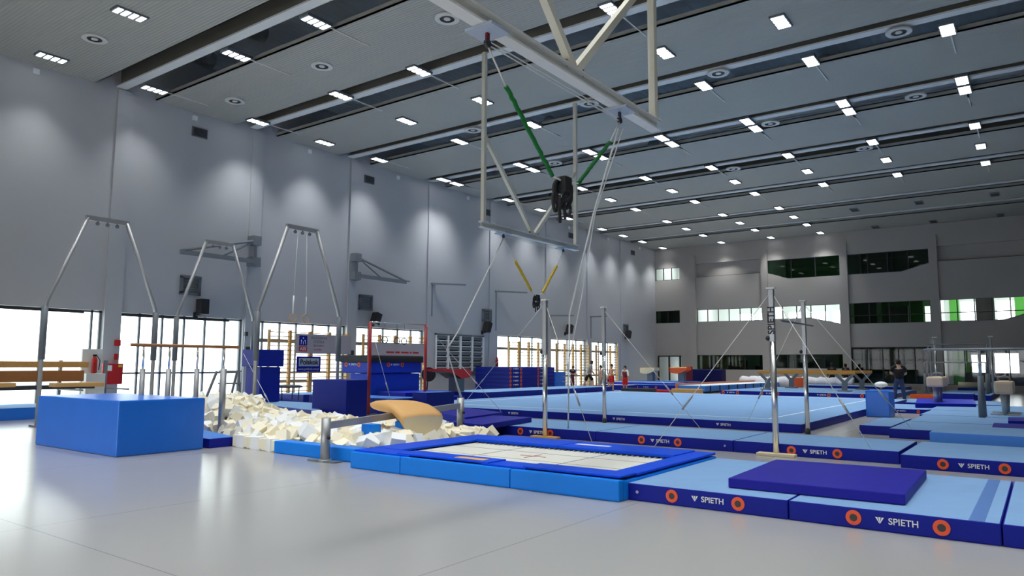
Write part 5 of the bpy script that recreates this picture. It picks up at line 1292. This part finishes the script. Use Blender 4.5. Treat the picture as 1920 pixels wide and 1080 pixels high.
    o = mb.build('shoes', None, origin=(0, 0, 0)); o.parent = t
    return t
def pp(px, y): return pY(px, 700, y).x
# facing: the y axis of the figure is its front; rz turns it
person((pp(1073, 39.0), 39.0, .0), 1.5, -1.9, 'child in dark navy top and maroon trousers looking down at something in the hands', dict(top='navycloth', sleeves='navycloth', bottom='maroon', blen=1.7),
       dict(skull=(0, .06, .885), crown=(0, .085, .94), hal=(-.08, .2, .62), har=(.06, .2, .63), ell=(-.14, .05, .64), elr=(.13, .05, .64)))
person((pp(1103, 40.5), 40.5, 0), 1.85, -.9, 'man in a grey shirt and black shorts striding with a bent knee', dict(top='greyshirt', sleeves='greyshirt', bottom='blackcloth', blen=.95, slen=.8),
       dict(waist=(0, .03, .60), chest=(0, .07, .71), neck=(0, .10, .81), skull=(0, .13, .875), crown=(0, .145, .93), shl=(-.105, .07, .79), shr=(.105, .07, .79), ell=(-.13, .1, .64), elr=(.13, .1, .64), hal=(-.04, .17, .55), har=(.05, .17, .55), knl=(-.08, -.08, .28), anl=(-.09, -.2, .05), tol=(-.09, -.11, .02), knr=(.07, .14, .30), anr=(.07, .16, .04), tor=(.07, .25, .02)), bulk=1.22)
person((pp(1126, 37.2), 37.2, 0), 1.52, 2.4, 'bare-backed child in pale shorts standing by the chrome post', dict(bottom='greyshirt', blen=.9))
person((pp(1147, 38.4), 38.4, 0), 1.6, 2.9, 'bare-chested child in bright red shorts with back to the camera', dict(bottom='redcloth', blen=.85), dict(ell=(-.17, .02, .68), hal=(-.13, .12, .62)))
person((pp(1143, 39.9), 39.9, 0), 1.55, 1.3, 'child in a white shirt bending far forward', dict(top='whitecloth', sleeves='whitecloth', bottom='navycloth', blen=.8),
       dict(waist=(0, .07, .56), chest=(0, .2, .58), neck=(0, .30, .56), skull=(0, .37, .55), crown=(0, .42, .53), shl=(-.1, .26, .56), shr=(.1, .26, .56), ell=(-.12, .28, .42), elr=(.12, .28, .42), hal=(-.1, .3, .3), har=(.1, .3, .3)))
person((pp(1172, 37.4), 37.4, 0), 1.5, 3.0, 'child in a red sleeveless jersey over white sleeves with red shorts', dict(top='maroon', sleeves='whitecloth', slen=1.3, bottom='redcloth', blen=1.0), dict(hal=(-.17, .02, .50), har=(.17, .02, .50)))
person((pp(1685, 34.9), 34.9, 0), 1.86, .35, 'man in a black T-shirt and blue jeans standing with his back to the camera', dict(top='blackcloth', sleeves='blackcloth', bottom='jeans', blen=1.9, slen=.7, shoes='black'),
       dict(hal=(-.02, .15, .64), har=(.04, .14, .62), ell=(-.165, .03, .66), elr=(.16, .03, .65), anl=(-.11, 0, .04), anr=(.10, .0, .04), tol=(-.12, .09, .02), tor=(.11, .09, .02), knl=(-.09, .01, .28), knr=(.08, .01, .28)), hair='hair', bulk=1.18)
person((pp(1560, 50.9), 50.9, 0), 1.75, .2, 'person in black standing by the back wall, left of the pair', dict(top='blackcloth', sleeves='blackcloth', bottom='blackcloth', blen=1.9, slen=1.8), skin='skindark')
person((pp(1586, 51.2), 51.2, 0), 1.7, -.3, 'person in black standing by the back wall, right of the pair', dict(top='blackcloth', sleeves='blackcloth', bottom='blackcloth', blen=1.9, slen=1.8), skin='skindark')

for o in C.objects:
    if '_w' in o: del o['_w']
